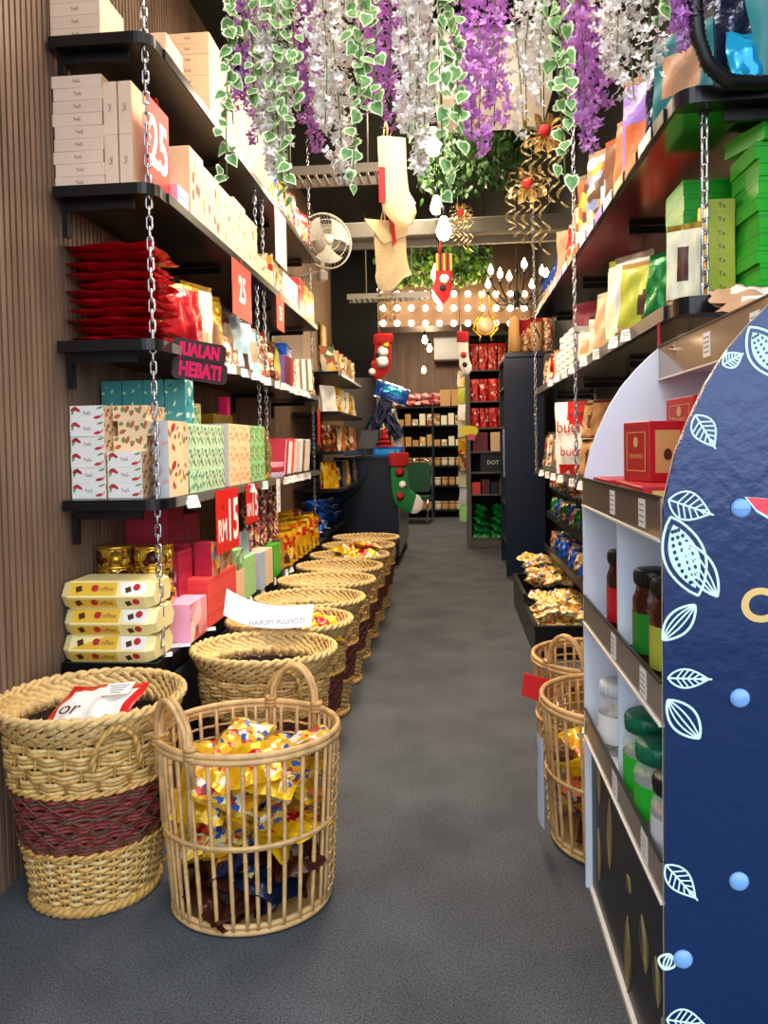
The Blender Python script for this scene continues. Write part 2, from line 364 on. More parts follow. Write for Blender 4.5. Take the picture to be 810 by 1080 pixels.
# ================================================================== SETTING
Y0,Y1=-1.5,14.7; XL,XR=-1.46,1.08; ZC=3.95
mb=MB(); mb.box((0,6.5,-.05),(8,18,.1),'carpet'); S('floor',mb)
mb=MB(); mb.box((0,7.8,ZC+.05),(6,14.2,.1),'black_matte'); S('ceiling',mb)
def slats(mb,p0,n,pitch,ax,z0,z1,w,d,mat,sgn):
    for i in range(n):
        if ax=='y': mb.box((p0[0]+sgn*d/2,p0[1]+i*pitch,(z0+z1)/2),(d,w,z1-z0),mat)
        else: mb.box((p0[0]+i*pitch,p0[1]+sgn*d/2,(z0+z1)/2),(w,d,z1-z0),mat)
mb=MB(); mb.box((XL-.06,7.2,ZC/2),(.1,14.8,ZC),'slat_gap')
slats(mb,(XL-.01,.4),280,.034,'y',0,ZC,.022,.026,'slat_wood',1); S('wall_left',mb)
mb=MB(); mb.box((XR+.05,8.0,ZC/2),(.1,13.2,ZC),'black_matte')
mb.box((XR-.004,4.6,1.75),(.006,4.8,1.25),'steel'); S('wall_right',mb)
mb=MB(); mb.box((0,Y1+.06,ZC/2),(6,.1,ZC),'slat_back')
slats(mb,(-1.5,Y1),80,.05,'x',0,ZC,.032,.02,'slat_wood',-1); S('wall_back',mb)
# dark partition behind the counter, above head height
mb=MB(); mb.box((-1.17,9.1,3.1),(.6,.08,1.7),'black_matte'); S('wall_partition',mb)
# brown soffit carrying the bulb panel
mb=MB(); mb.box((.2,9.55,3.42),(2.2,.5,1.06),'panel_brown'); S('trim_1',mb)
# concrete beam across the ceiling
mb=MB(); mb.box((-.2,6.6,3.3),(2.6,.16,.14),'duct',bev=.01); mb.box((-.2,6.66,3.2),(2.6,.05,.06),'duct'); S('trim_2',mb)
# ---- shelves
LX=-1.05; SL=[2.90,2.365,1.805,1.22,.63]
def rounded(x0,x1,y0,y1,r,corner):
    pts=[]
    cs=[(x0,y0),(x1,y0),(x1,y1),(x0,y1)]
    for i,(x,y) in enumerate(cs):
        if i in corner:
            cx=x+(r if x==x0 else -r); cy=y+(r if y==y0 else -r)
            a0=[PI,1.5*PI,0,.5*PI][i]
            for k in range(7):
                a=a0+k/6*PI/2; pts.append((cx+r*math.cos(a),cy+r*math.sin(a)))
        else: pts.append((x,y))
    return pts
def shelf(z,y0,y1,x0,x1,label,th=.04,corner=(1,),r=.06,strip=True,front=1,bracket=True,under=None):
    o=T('wall_shelf',None,label,'shelf',(x0,y0,z-th))
    mb=MB(); mb.prism(rounded(0,x1-x0,0,y1-y0,r,corner),0,th,'z','dark_shelf')
    if under: mb.poly([(.01,y1-y0,-.0008),(x1-x0-.005,y1-y0,-.0008),(x1-x0-.005,.07,-.0008),(.01,.07,-.0008)],under)
    P('shelf_board',mb,o)
    fx=(x1-x0) if front>0 else 0
    mb=MB(); mb.box((fx+front*.004,(y1-y0)/2+.06,th/2),(.006,y1-y0-.14,th*.9),'edge_grey' if strip else 'dark_shelf'); P('edge_strip',mb,o)
    if bracket:
        n=max(2,int((y1-y0)/1.0)+1)
        for i in range(n):
            yy=.06+(y1-y0-.12)*i/(n-1); mb=MB()
            b=(0.02 if front>0 else (x1-x0)-.02)
            mb.box((b+front*.13,yy,-.02),(.26,.02,.03),'black_metal'); mb.box((b,yy,-.07),(.02,.03,.12),'black_metal')
            P('bracket',mb,o)
    return o
names=['topmost','second','third','fourth','lowest']
for i,z in enumerate(SL[:4]):
    shelf(z,2.6,5.85,XL+.03,LX,f'long black wall shelf on the left, {names[i]} of the five, with price strip','' and .04 or .04, strip=i>=2)
o=shelf(SL[4],2.56,6.2,XL+.03,LX-.02,'lowest long black shelf on the left, behind the wicker baskets',.06,(),strip=False,bracket=False)
mb=MB(); mb.box((.2,1.8,-.27),(.34,3.5,.5),'black_matte'); P('base_plinth',mb,o)
RX=.65; SR=[2.39,1.81,1.215]
shelf(SR[0],2.17,5.7,RX,XR-.01,'black wall shelf on the right holding pouches, topmost of three',.045,(0,),front=-1,strip=False,under='steel_under')
shelf(SR[1],2.18,5.7,RX,XR-.01,'black wall shelf on the right holding green boxes and pouches, middle of three',.05,(0,),front=-1,strip=False,under='steel_under')
shelf(SR[2],2.5,5.7,RX,XR-.01,'black wall shelf on the right holding brown and white bags, lowest of three',.04,(),front=-1,strip=False)
# ---- chains
def chain(p0,p1,label,r=.0035,L=.045,W=.013):
    p0=Vector(p0); p1=Vector(p1); d=p1-p0; n=max(2,int(d.length/(L-2*r*1.5))); pit=d.length/n; mb=MB()
    q=d.normalized().to_track_quat('Z','Y').to_matrix().to_4x4()
    hl=pit/2+r*1.4-W*.5
    for i in range(n):
        c=p0+d*((i+.5)/n)
        M=Matrix.Translation(c)@q@Matrix.Rotation((i%2)*PI/2+.3,4,'Z')
        pts=[]
        for k in range(5):
            a=PI*k/4; pts.append((W*.6*math.cos(a),0,hl+W*.5*math.sin(a)))
        for k in range(5):
            a=PI+PI*k/4; pts.append((W*.6*math.cos(a),0,-hl+W*.5*math.sin(a)))
        mb.tube(pts,r,5,'chrome',True,M)
    # eyelet at each end
    for e in (p0,p1): mb.box((e.x,e.y,e.z),(.03,.03,.006),'black_metal',bev=.001)
    return T('chain',mb,label,'chain')
cx=LX-.075
chain((cx+.04,2.64,SL[4]+.002),(cx+.04,2.64,3.9),'thick steel chain holding the near end of the left shelves',.0042,.05,.016)
chain((cx+.04,4.14,SL[3]-.04),(cx+.04,4.14,3.9),'steel chain on the left shelves, nearer of the middle pair')
chain((cx+.04,4.30,SL[3]-.04),(cx+.04,4.30,3.9),'steel chain on the left shelves, farther of the middle pair')
chain((cx+.04,5.78,SL[4]+.002),(cx+.04,5.78,3.9),'steel chain at the far end of the left shelves beside the fan')
chain((.742,2.24,SR[1]+.001),(.742,2.24,SR[0]-.046),'thick steel chain in front of the green boxes on the right',.0042,.05,.016)
chain((RX-.015,3.85,SR[2]-.05),(RX-.015,3.85,3.9),'steel chain on the right shelves beside the tan pouches')
chain((RX-.015,5.65,SR[2]-.05),(RX-.015,5.65,3.9),'steel chain at the far end of the right shelves beside the dark cabinet')
# ================================================================== LIGHT
w=bpy.data.worlds.new('world'); SC.world=w; w.use_nodes=True
nt=w.node_tree; bg=nt.nodes['Background']; bg.inputs['Strength'].default_value=2.6
tc=nt.nodes.new('ShaderNodeTexCoord'); sp=nt.nodes.new('ShaderNodeSeparateXYZ'); rp=nt.nodes.new('ShaderNodeValToRGB')
nt.links.new(tc.outputs['Generated'],sp.inputs[0]); mr=nt.nodes.new('ShaderNodeMapRange'); mr.inputs['From Min'].default_value=-1
nt.links.new(sp.outputs['Z'],mr.inputs['Value']); nt.links.new(mr.outputs['Result'],rp.inputs['Fac']); nt.links.new(rp.outputs['Color'],bg.inputs['Color'])
e=rp.color_ramp.elements; e[0].position=.44; e[0].color=(.16,.155,.15,1); e[1].position=.52; e[1].color=(.78,.82,.86,1); x=e.new(.75); x.color=(.74,.86,1.0,1)
def light(kind,loc,power,col=(1,.82,.6),size=.3,rot=None,target=None,spot=None,sy=None,blend=.6):
    l=bpy.data.lights.new('lamp',kind); l.energy=power; l.color=col
    if kind=='AREA':
        l.size=size
        if sy: l.shape='RECTANGLE'; l.size_y=sy
    else: l.shadow_soft_size=size
    if kind=='SPOT': l.spot_size=spot; l.spot_blend=blend
    o=bpy.data.objects.new('lamp',l); COL.objects.link(o); o.location=loc
    if target: o.rotation_euler=(Vector(target)-Vector(loc)).to_track_quat('-Z','Y').to_euler()
    elif rot: o.rotation_euler=rot
    return o
light('SPOT',(.0,.9,3.75),55,(1,.86,.7),.12,target=(0,2.25,2.45),spot=1.25)  # added spot that brightens the garlands, no fixture modelled
# daylight portal of the open shop front
pl=light('AREA',(0,-.2,2.0),1,(1,1,1),4.6,rot=(PI/2,0,0),sy=4.2); pl.data.cycles.is_portal=True
light('AREA',(-.2,3.0,3.85),70,(1,.86,.68),.5,rot=(0,0,0),sy=2.2)
light('AREA',(-.2,6.2,3.85),110,(1,.82,.6),.5,rot=(0,0,0),sy=2.2)
light('AREA',(-.4,12.2,3.85),120,(1,.84,.62),.6,rot=(0,0,0),sy=1.6)
light('SPOT',(.3,4.9,3.7),200,(1,.88,.7),.05,target=(-1.05,5.2,2.35),spot=.5)
light('SPOT',(.35,3.0,3.8),60,(1,.83,.62),.08,target=(-1.1,3.6,2.3),spot=1.1)
light('SPOT',(.2,3.2,3.8),100,(1,.86,.68),.08,target=(-1.1,3.5,1.2),spot=1.0)
light('SPOT',(-.5,3.4,3.8),90,(1,.86,.68),.08,target=(.8,3.8,1.9),spot=1.2)
light('SPOT',(-.2,3.0,3.8),130,(1,.85,.66),.08,target=(-.7,3.6,.4),spot=.8)
light('SPOT',(-.2,4.2,3.7),110,(1,.85,.6),.08,target=(.75,5.4,.3),spot=.6)
SC.view_settings.view_transform='Standard'; SC.view_settings.look='None'; SC.view_settings.exposure=.42; SC.view_settings.gamma=1
# ================================================================== LEFT SHELVES
def spot_face(mb,f,w,d,h,u,v,ang,L,W,mat,lift=.0009):
    n=8; c,s=math.cos(ang),math.sin(ang); pts=[]
    for k in range(n):
        a=2*PI*k/n; x,z=L/2*math.cos(a)*(1 if k%4 else 1.15),W/2*math.sin(a); pts.append((u+x*c-z*s,v+x*s+z*c))
    if f=='f': lim=w/2; q=[(max(-lim,min(lim,a)),-d/2-lift,max(0,min(h,b))) for a,b in pts]
    elif f=='r': lim=d/2; q=[(w/2+lift,max(-lim,min(lim,a)),max(0,min(h,b))) for a,b in pts]
    mb.poly(q,mat)
def leafprint(mb,f,w,d,h,cols,n,L,seed):
    rn=random.Random(seed); W_=w if f=='f' else d; nx=max(1,round(n*W_/(W_+h)*1.3)); nz=max(1,round(n/nx))
    for i in range(nx):
        for j in range(nz):
            spot_face(mb,f,w,d,h,-W_/2+W_*(i+.5+rn.uniform(-.45,.45))/nx,h*(j+.5+rn.uniform(-.35,.35))/nz,rn.uniform(.3,2.6),L*rn.uniform(.6,1.1),L*rn.uniform(.35,.6),cols[rn.randrange(len(cols))],.0009+.00008*((i+j)%5))
    return mb
for _n,_c in dict(pr_red='#b8323a',pr_green='#6f9a62',pr_rose='#d8a8a0',pr_rust='#b5683a',pr_choc='#8a4a2a',pr_olive='#7b8a55',pr_orange='#e08a3a',pr_teal='#3f8f8f',pr_dkgreen='#2f7a4a',pr_palegreen='#bfe0b4',pr_mint='#c4e2bc',pr_peach='#f3d3a8').items(): mk(_n,_c,.45)
LEAFY=['pr_rust','pr_choc','pr_olive','pr_rust']; ORANGE=['pr_orange','pr_rust','pr_orange']; GREEN=['pr_green','pr_dkgreen','pr_green','pr_choc']
def pbox(w,d,h,mat,front=None,right=None,left=None,top=None,ft=None,rt=None,lt=None,ink='ink_dark',rink=None,fts=.3,rts=.3,rvert=False,lid=None,marks=0,seed=0,bev=.0012,inset=0):
    """carton: base at z=0, front faces -y; optional printed faces, lettering, lid seam"""
    mb=MB(); mb.box((0,0,h/2),(w,d,h),mat,bev=min(bev,h/6)); e=.0005; i=inset
    if front: mb.poly([(-w/2+i,-d/2-e,i),(w/2-i,-d/2-e,i),(w/2-i,-d/2-e,h-i),(-w/2+i,-d/2-e,h-i)],front)
    if right: mb.poly([(w/2+e,-d/2+i,i),(w/2+e,d/2-i,i),(w/2+e,d/2-i,h-i),(w/2+e,-d/2+i,h-i)],right)
    if left: mb.poly([(-w/2-e,d/2-i,i),(-w/2-e,-d/2+i,i),(-w/2-e,-d/2+i,h-i),(-w/2-e,d/2-i,h-i)],left)
    if top: mb.poly([(-w/2+i,-d/2+i,h+e),(w/2-i,-d/2+i,h+e),(w/2-i,d/2-i,h+e),(-w/2+i,d/2-i,h+e)],top)
    if lid:
        z=h*.72
        for (a,b,c,dd) in ((0,-d/2-e*1.5,w,.0006),(0,d/2+e*1.5,w,.0006)): mb.box((a,b,z),(c,dd,.0018),lid)
        for a in(-1,1): mb.box((a*(w/2+e*1.5),0,z),(.0006,d,.0018),lid)
    if ft: mb.text(ft,fts*min(h,w),ink,Matrix.Translation((0,-d/2-.0012,h*.5))@FY@(Matrix.Rotation(PI/2,4,'Z') if rvert else Matrix.Identity(4)))
    if rt: mb.text(rt,rts*h,rink or ink,Matrix.Translation((w/2+.0012,0,h*.55))@FX)
    if lt: mb.text(lt,rts*h,rink or ink,Matrix.Translation((-w/2-.0012,0,h*.55))@FXN)
    rn=random.Random(seed)
    for k in range(marks):
        y=rn.uniform(-d*.38,d*.38); z=rn.uniform(h*.2,h*.75)
        if k%3==0:
            for q in range(3): mb.box((w/2+.0006,y+q*.012,z),(.0006,.003,h*.2),'ink_dark')
        else:
            n=8; r1=h*.09; mb.poly([(w/2+.0009,y+r1*.6*math.cos(2*PI*j/n),z+r1*math.sin(2*PI*j/n)) for j in range(n)],'ink_brown' if k%3==1 else 'red_berry')
    return mb
# ---- flat cream chocolate boxes (lettered fronts)
flat=pbox(.19,.2,.0455,'cream_box',right='cream_box_side',ft='TeG',fts=.36).mesh('cream_chocolate_box')  # right faces use a warmer cream: the warm light is put into the colour
upr=pbox(.05,.2,.19,'cream_box',right='cream_box_side',ft='TeG',fts=.34,rvert=True).mesh('cream_chocolate_box')
for k in range(9):
    T('chocolate_box',flat,f'flat cream chocolate box in left stack on second shelf, {from_top(8-k)}','box',(-1.345+.004*math.sin(k*2.1),2.74,SL[1]+.0003+k*.0458),(0,0,.01*math.sin(k*5)),'flat cream chocolate boxes')
for i in range(2):
    for j in range(2):
        T('chocolate_box',upr,f'upright cream chocolate box beside the flat stack, {["left","right"][i]} one of {["lower","upper"][j]} pair','box',(-1.222+.056*i,2.74,SL[1]+.0003+j*.1905),(0,0,0),'upright cream chocolate boxes')
for k in range(4):
    T('chocolate_box',flat,f'flat cream chocolate box at near end of the topmost shelf, {["lowest","second","third","fourth"][k]} of stack','box',(-1.345,2.74,SL[0]+.0003+k*.0458),(0,0,0),'flat cream chocolate boxes')
flat2=pbox(.2,.2,.048,'cream_box_side',right='cream_box_side',ft='TeG',fts=.36,marks=1,seed=3).mesh('cream_chocolate_box')
for k in range(4):
    T('chocolate_box',flat2,f'flat cream box in short stack on topmost shelf, {["lowest","second","third","fourth"][k]}','box',(-1.23,3.06,SL[0]+.0003+k*.0483),(0,0,.03*(k==3)),'flat cream chocolate boxes')
for q in range(5):
    for k in range(8):
        T('chocolate_box',flat2,f'flat cream box on topmost shelf, stack {["first","second","third","fourth","fifth"][q]} from street, {from_top(7-k)}','box',(-1.165,3.42+.21*q,SL[0]+.0003+k*.0483),(0,0,.012*math.sin(k*3+q)),'flat cream chocolate boxes')
# ---- large cartons along the second shelf
def carton(y0,ln,h,mat,i,z=SL[1],d=.24,marks=6,lab='',x1=-1.058,right=None,rt=None,rink=None,rts=.3):
    me=pbox(d,ln,h,mat,right=right,marks=marks,seed=i*7+1,rt=rt,rink=rink,rts=rts)
    return T('carton',me,lab,'box',(x1-d/2,y0+ln/2,z+.0003))
for k in range(2):
    T('gift_box',pbox(.12,.13,.042,'pink_box'),f'small flat pinkish box at street end of second shelf, {["lower","upper"][k]}','box',(-1.12,2.93,SL[1]+.0003+k*.0425))
cs='square cream carton with brown motif on second shelf, '
carton(3.01,.17,.29,'cream_box_side',1,lab=cs+'nearest to the pink boxes')
carton(3.19,.2,.27,'cream_box_side',2,lab=cs+'tall one second from street')
yy=3.40
for q in range(4):
    carton(yy,.22,.115,'cream_box_side',10+q,lab=cs+f'lower row, {NTH[q]} from street',marks=4)
    if q!=3: carton(yy+.005,.21,.15 if q!=1 else .17,'cream_box_side',20+q,z=SL[1]+.1155,lab=cs+f'upper row, {NTH[q]} from street',marks=4)
    yy+=.225
carton(4.42,.24,.21,'box_toffee',31,lab='cream and gold printed carton on second shelf under hanging white sheet',marks=2)
carton(4.70,.46,.17,'white_box',32,lab='long white carton glowing under a spotlight on the second shelf',marks=3)
carton(5.2,.2,.24,'coral_box',33,lab='red carton near far end of the second shelf',marks=0,right='bag_redprint')
carton(5.43,.34,.23,'yellow_pack',34,lab='yellow carton at the far end of the second shelf',marks=0)
# ---- snack bags at the far end of the topmost shelf
for i,(y,mt,nm) in enumerate([(4.5,'yellow_foil','yellow'),(4.72,'blue_foil','blue'),(4.95,'yellow_foil','golden yellow'),(5.2,'pouch_orange','orange'),(5.45,'bag_redprint','red'),(5.68,'red_bag','deep red')]):
    T('snack_bag',pouch(.2,.3,.08,i,banded(mt,None,'candy_mix')),f'{nm} snack bag standing at far end of the topmost left shelf','bag',(-1.13,y,SL[0]+.001),(0,0,PI/2-.25))
# ---- red foil bags
rb=[pillow(.34,.25,.046,s,banded('red_foil','red_foil','gold_foil',(-.2,.3),(.8,.93)),nu=20,nv=16,wr=.0028,crimp=.03).mesh('red_foil_bag') for s in range(4)]
for k in range(11):
    T('foil_bag',rb[k%4],f'shiny red foil bag lying in the tall stack, {from_top(10-k)}','bag',(-1.265+.012*math.sin(k*2.3),2.68+.01*math.cos(k),SL[2]+.02+k*.0345),(-PI/2+.012*math.sin(k*3),.015*math.sin(k*1.7),.03*math.sin(k*4)),'stacked red foil bags')
T('foil_bag',pillow(.22,.3,.07,11,banded('red_foil','gold_foil',None)),'red foil bag leaning upright beside the tall red stack','bag',(-1.115,3.06,SL[2]+.002),(-.12,0,PI/2-.5))
def pch(name,w,h,t,seed,mf,lab,x,y,z,rz=PI/2-.45,tilt=0,cat='bag',group=None,**k):
    return T(name,pouch(w,h,t,seed,mf,**k),lab,cat,(x,y,z+.001),(tilt,0,rz),group)
pch('snack_pouch',.2,.33,.08,21,banded('pouch_cream','gold_foil','gold_ink',(-.5,.5),(.5,.8)),'pale gold pouch standing just behind the pink lettered sign','',0,0,0) if 0 else None
for i,(y,mf,lab,w,h) in enumerate([
 (3.24,banded('pouch_cream','gold_foil',win='pouch_tan'),'pale cream pouch behind the pink lettered sign',.2,.33),
 (3.40,banded('gold_foil',None,'pouch_brown',(-.6,.6),(.1,.55)),'gold topped pouch with brown window on third left shelf',.2,.32),
 (3.56,banded('pouch_brown','silver_foil',win='snack_mix',wu=(-.7,.7),wv=(.08,.5)),'dark brown pouch showing nuts on third left shelf',.2,.30),
 (3.72,banded('pale_blue','silver_foil',win='snack_mix'),'light blue pouch on third left shelf, nearest of three',.2,.30),
 (3.90,banded('pale_blue','silver_foil',win='choc'),'light blue pouch on third left shelf, middle of three',.2,.29),
 (4.08,banded('pale_blue','pouch_cream',panel='pouch_tan'),'light blue pouch on third left shelf, farthest of three',.2,.27),
 (4.28,banded('snack_mix','bag_redprint'),'clear bag of brown snacks with red top beside middle chains',.2,.28),
 (4.46,banded('brown_pack','gold_foil',panel='snack_mix'),'brown patterned bag just behind the middle chains',.18,.25),
 (4.62,banded('pouch_green',None,win='snack_mix'),'olive green pouch behind the middle chains on third shelf',.18,.24)]):
    T('snack_pouch',pouch(w,h,.085,40+i,mf),lab,'bag',(-1.135,y,SL[2]+.001),(0,0,PI/2-.4))
T('snack_pouch',pillow(.3,.24,.04,77,banded('silver_foil','gold_foil')),'silver and gold packet lying on top behind the pouches','bag',(-1.3,3.5,SL[2]+.33),(-1.2,0,.4))
# row behind carrying it
for i in range(4):
    T('snack_pouch',pouch(.2,.32,.08,60+i,banded(['gold_foil','pouch_brown','gold_foil','bag_redprint'][i])),f'{["gold","brown","gold","red"][i]} pouch in the back row of third left shelf, {NTH[i]} from street','bag',(-1.32,3.2+.3*i,SL[2]+.001),(0,0,PI/2-.3))
for i in range(5):
    T('gift_box',pbox(.1,.055,.2,['pouch_purple','lav_box','rose_box','white_box','white_box'][i],right=['pouch_maroon','pouch_maroon','rose_box','box_leaf_cream','box_leaf_white'][i]),f'{["purple","lavender","rose","ivory","white"][i]} slim box standing on third left shelf past chains','box',(-1.12,4.78+.085*i,SL[2]+.001),(-.1,0,-.2))
for i in range(3):
    mb=MB(); mb.lathe([(.03,0),(.032,.12),(.014,.17),(.013,.23),(.016,.25)],10,'edge_black'); T('bottle',mb,f'dark slim bottle on the third left shelf, {NTH[i]} from street','bottle',(-1.28,4.8+.1*i,SL[2]+.001))
T('gift_box',pbox(.22,.3,.16,'blue_foil'),'blue box at the back of third left shelf under the dark panel','box',(-1.25,5.2,SL[2]+.16),(0,0,.1)); T('gift_box',pbox(.22,.3,.158,'navy_cab'),'dark box under the blue box on third left shelf','box',(-1.25,5.2,SL[2]+.001))
o=T('striped_packet',pbox(.2,.03,.24,'pouch_cream'),'cream packet with brown stripes leaning at far end of third left shelf','bag',(-1.1,5.32,SL[2]+.005),(-.25,0,.3))
for q in range(4): P('stripe',MB().box((-.07+q*.045,-.016,.12),(.018,.002,.235),'pouch_brown',),o)
for i in range(3): pch('snack_pouch',.16,.2,.06,90+i,banded(['white_box','box_leaf_white','yellow_pack'][i],None,'red_bag',(-.4,.4),(.3,.5)),f'{["white","pale printed","yellow"][i]} pouch at the far end of third left shelf','bag' and -1.12,5.5+.13*i,SL[2])
# ---- fourth shelf: printed chocolate cartons
wl=pbox(.134,.19,.0585,'white_box',right='pr_peach',ft='TeG',fts=.3,ink='ink_dark')
for u,v,a,L,W_,mt in ((-.05,.046,.5,.026,.016,'pr_red'),(-.036,.043,-.6,.024,.013,'pr_red'),(-.056,.034,1.4,.02,.01,'pr_green'),(.052,.05,.3,.026,.008,'pr_green'),(.042,.014,.2,.03,.012,'pr_red'),(.058,.02,.9,.02,.01,'pr_rose')): spot_face(wl,'f',.134,.19,.0585,u,v,a,L,W_,mt)
wl=leafprint(wl,'r',.134,.19,.0585,LEAFY,14,.026,1).mesh('white_leaf_box')
wlr=leafprint(leafprint(pbox(.134,.19,.0585,'pr_peach'),'f',.134,.19,.0585,LEAFY,10,.028,2),'r',.134,.19,.0585,LEAFY,14,.026,3).mesh('cream_leaf_box')
z4=SL[3]+.0003
for k in range(6):
    T('chocolate_box',wl,f'white chocolate box with red leaf print, leftmost stack, {from_top(5-k)}','box',(-1.37,2.78+.004*math.sin(k*3),z4+k*.0588),(0,0,.01*math.sin(k*2)),'white leaf print boxes')
    if k<3: T('chocolate_box',wl,f'white chocolate box with red leaf print, second stack front, {from_top(2-k)}','box',(-1.228,2.78,z4+k*.0588),(0,0,.01),'white leaf print boxes')
    if k>2: T('chocolate_box',wlr,f'cream leaf print box set back on second stack, {from_top(5-k)}','box',(-1.225+.02*(k==4),2.83,z4+k*.0588),(0,0,0),'cream leaf print boxes')
tall=leafprint(pbox(.055,.2,.145,'white_box',front='grey_box',right='pr_peach'),'r',.055,.2,.145,LEAFY,16,.034,5)
for u,v in ((-.01,.1),(.012,.06)): spot_face(tall,'f',.055,.2,.145,u,v,.4,.03,.014,'pr_rose')
spot_face(tall,'r',.055,.2,.145,-.05,.12,.5,.05,.03,'pr_red',.0016); tall=tall.mesh('tall_leaf_box')
for k in range(2): T('chocolate_box',tall,f'tall box with cream leaf print side at the chain, {["lower","upper"][k]}','box',(-1.088,2.80,z4+k*.1453))
tb=leafprint(pbox(.085,.1,.155,'box_teal',front='pr_teal'),'f',.085,.1,.155,['box_teal','pr_palegreen','box_teal'],14,.022,4).mesh('teal_box')
for i in range(4):
    for k in range(3): T('chocolate_box',tb,f'teal patterned box behind white boxes, {NTH[i]} column from wall, {["lowest","middle","top"][k]}','box',(-1.385+.089*i,2.98,z4+k*.1553),(0,0,0),'teal patterned boxes')
gb=leafprint(pbox(.09,.09,.095,'pr_mint',front='white_box'),'r',.09,.09,.095,GREEN,9,.024,6).mesh('green_print_box'); gb2=leafprint(pbox(.09,.09,.095,'pr_teal',right='pr_palegreen'),'r',.09,.09,.095,['pr_teal','pr_dkgreen'],9,.024,7).mesh('teal_green_box')
for i in range(5):
    for k in range(3):
        T('chocolate_box',gb2 if k==0 and i<2 else gb,f'small pale green printed box, {NTH[i]} column behind the chain, {["lowest","middle","top"][k]}','box',(-1.108,2.965+.0945*i,z4+k*.0953),(0,0,0),'pale green printed boxes')
for i in range(3): T('chocolate_box',gb,f'pale green printed box in back row, {NTH[i]} from street','box',(-1.21,3.12+.1*i,z4+.2859+.0953*0),(0,0,0)); T('chocolate_box',pbox(.09,.09,.2855,'box_green_print'),f'tall green printed box in back row under a small one, {NTH[i]} from street','box',(-1.21,3.12+.1*i,z4),(0,0,0))
ob=leafprint(pbox(.13,.18,.1,'white_box',front='grey_box',right='pr_peach',ft='TeG',fts=.22,ink='price_ink'),'r',.13,.18,.1,ORANGE,18,.024,8).mesh('orange_print_box')
for i in range(2):
    for k in range(3-i*0):
        T('chocolate_box',ob,f'pale grey box with orange print side, {["nearer","farther"][i]} stack, {["lowest","middle","top"][k]}','box',(-1.125,3.545+.185*i,z4+k*.1003),(0,0,0),'orange print boxes')
for k in range(4): T('chocolate_box',ob,f'pale grey box with orange print in the back stack, {from_top(3-k)}','box',(-1.29,3.46,z4+k*.1003),(0,0,0),'orange print boxes')
lgb=leafprint(pbox(.09,.1,.1,'mint_box',front='pr_mint'),'r',.09,.1,.1,GREEN,10,.026,9).mesh('leaf_green_box')
for i in range(3):
    for k in range(3):
        T('chocolate_box',lgb,f'leaf green printed box, {NTH[i]} column past orange boxes, {["lowest","middle","top"][k]}','box',(-1.105,3.88+.104*i,z4+k*.1003),(0,0,0),'leaf green printed boxes')
for k in range(8): T('gift_box',pbox(.2,.34,.045,'gold_foil',right='gold_foil'),f'flat gold box in back stack on fourth left shelf, {from_top(7-k)}','box',(-1.31,3.86,z4+k*.0453),(0,0,.01*math.sin(k*3)),'flat gold boxes')
for i in range(4): T('gold_bag',pillow(.11,.3-.02*(i%2),.035,130+i,banded('gold_foil','yellow_foil')),f'slim gold bag leaning by the middle chains, {NTH[i]} from street','bag',(-1.1,4.24+.055*i,z4+.003),(-.12,0,PI/2-.25),'slim gold bags')
T('small_box',pbox(.05,.05,.1,'pink_neon'),'small bright pink box on top of the flat gold boxes','box',(-1.24,3.98,z4+.3627)) 
# books and slim cartons leaning at the far end of the fourth shelf
bk=[('rose_box','magenta'),('rose_box','deep rose'),('white_box','white'),('coral_box','red'),('peach_box','peach'),('lav_box','lavender'),('white_box','ivory'),('pouch_brown','brown'),('peach_box','tan'),('grey_box','grey')]
for i,(mt,nm) in enumerate(bk):
    T('slim_gift_box',pbox(.18,.032,.25-.01*(i%3),mt,right='white_paper',inset=.004),f'slim {nm} gift box leaning on the fourth left shelf, {NTH[i]} past chains','box',(-1.15,4.62+.09*i,z4+.004),(-.38,0,.02),'slim leaning gift boxes')
for k in range(3): T('slim_gift_box',pbox(.12,.16,.03,['lav_box','rose_box','pink_box'][k]),f'flat {["lavender","rose","pink"][k]} box lying at the shelf edge past the chains','box',(-1.11,4.49,z4+k*.0303))
# ---- lowest shelf
z5=SL[4]+.0003
tin=MB(); tin.lathe([(.072,0),(.074,.004),(.074,.07),(.072,.074)],28,'gold_tin_print'); tin.lathe([(.0745,.066),(.0745,.076),(.07,.078)],28,'gold'); 
for a in range(6):
    an=a*PI/3+.2; tin.lathe([(.0,-.002),(.026,-.001),(.026,0.002),(0,.003)],12,'brown_foil' if a%2 else 'gold',TR((.0735*math.cos(an),.0735*math.sin(an),.036),(0,PI/2,an)))
tin=tin.mesh('gold_coin_tin')
for i in range(2):
    for k in range(5): T('coin_tin',tin,f'round clear tub of gold chocolates, {["left","right"][i]} column behind toffee boxes, {from_top(4-k)}','tin',(-1.35+.155*i,2.86,z5+k*.0785),(0,0,k*.7+i),'gold chocolate tubs')
for k in range(4): T('coin_tin',tin,f'round clear tub of gold chocolates in the back column, {from_top(3-k)}','tin',(-1.28,3.0,z5+k*.0785),(0,0,k),'gold chocolate tubs')
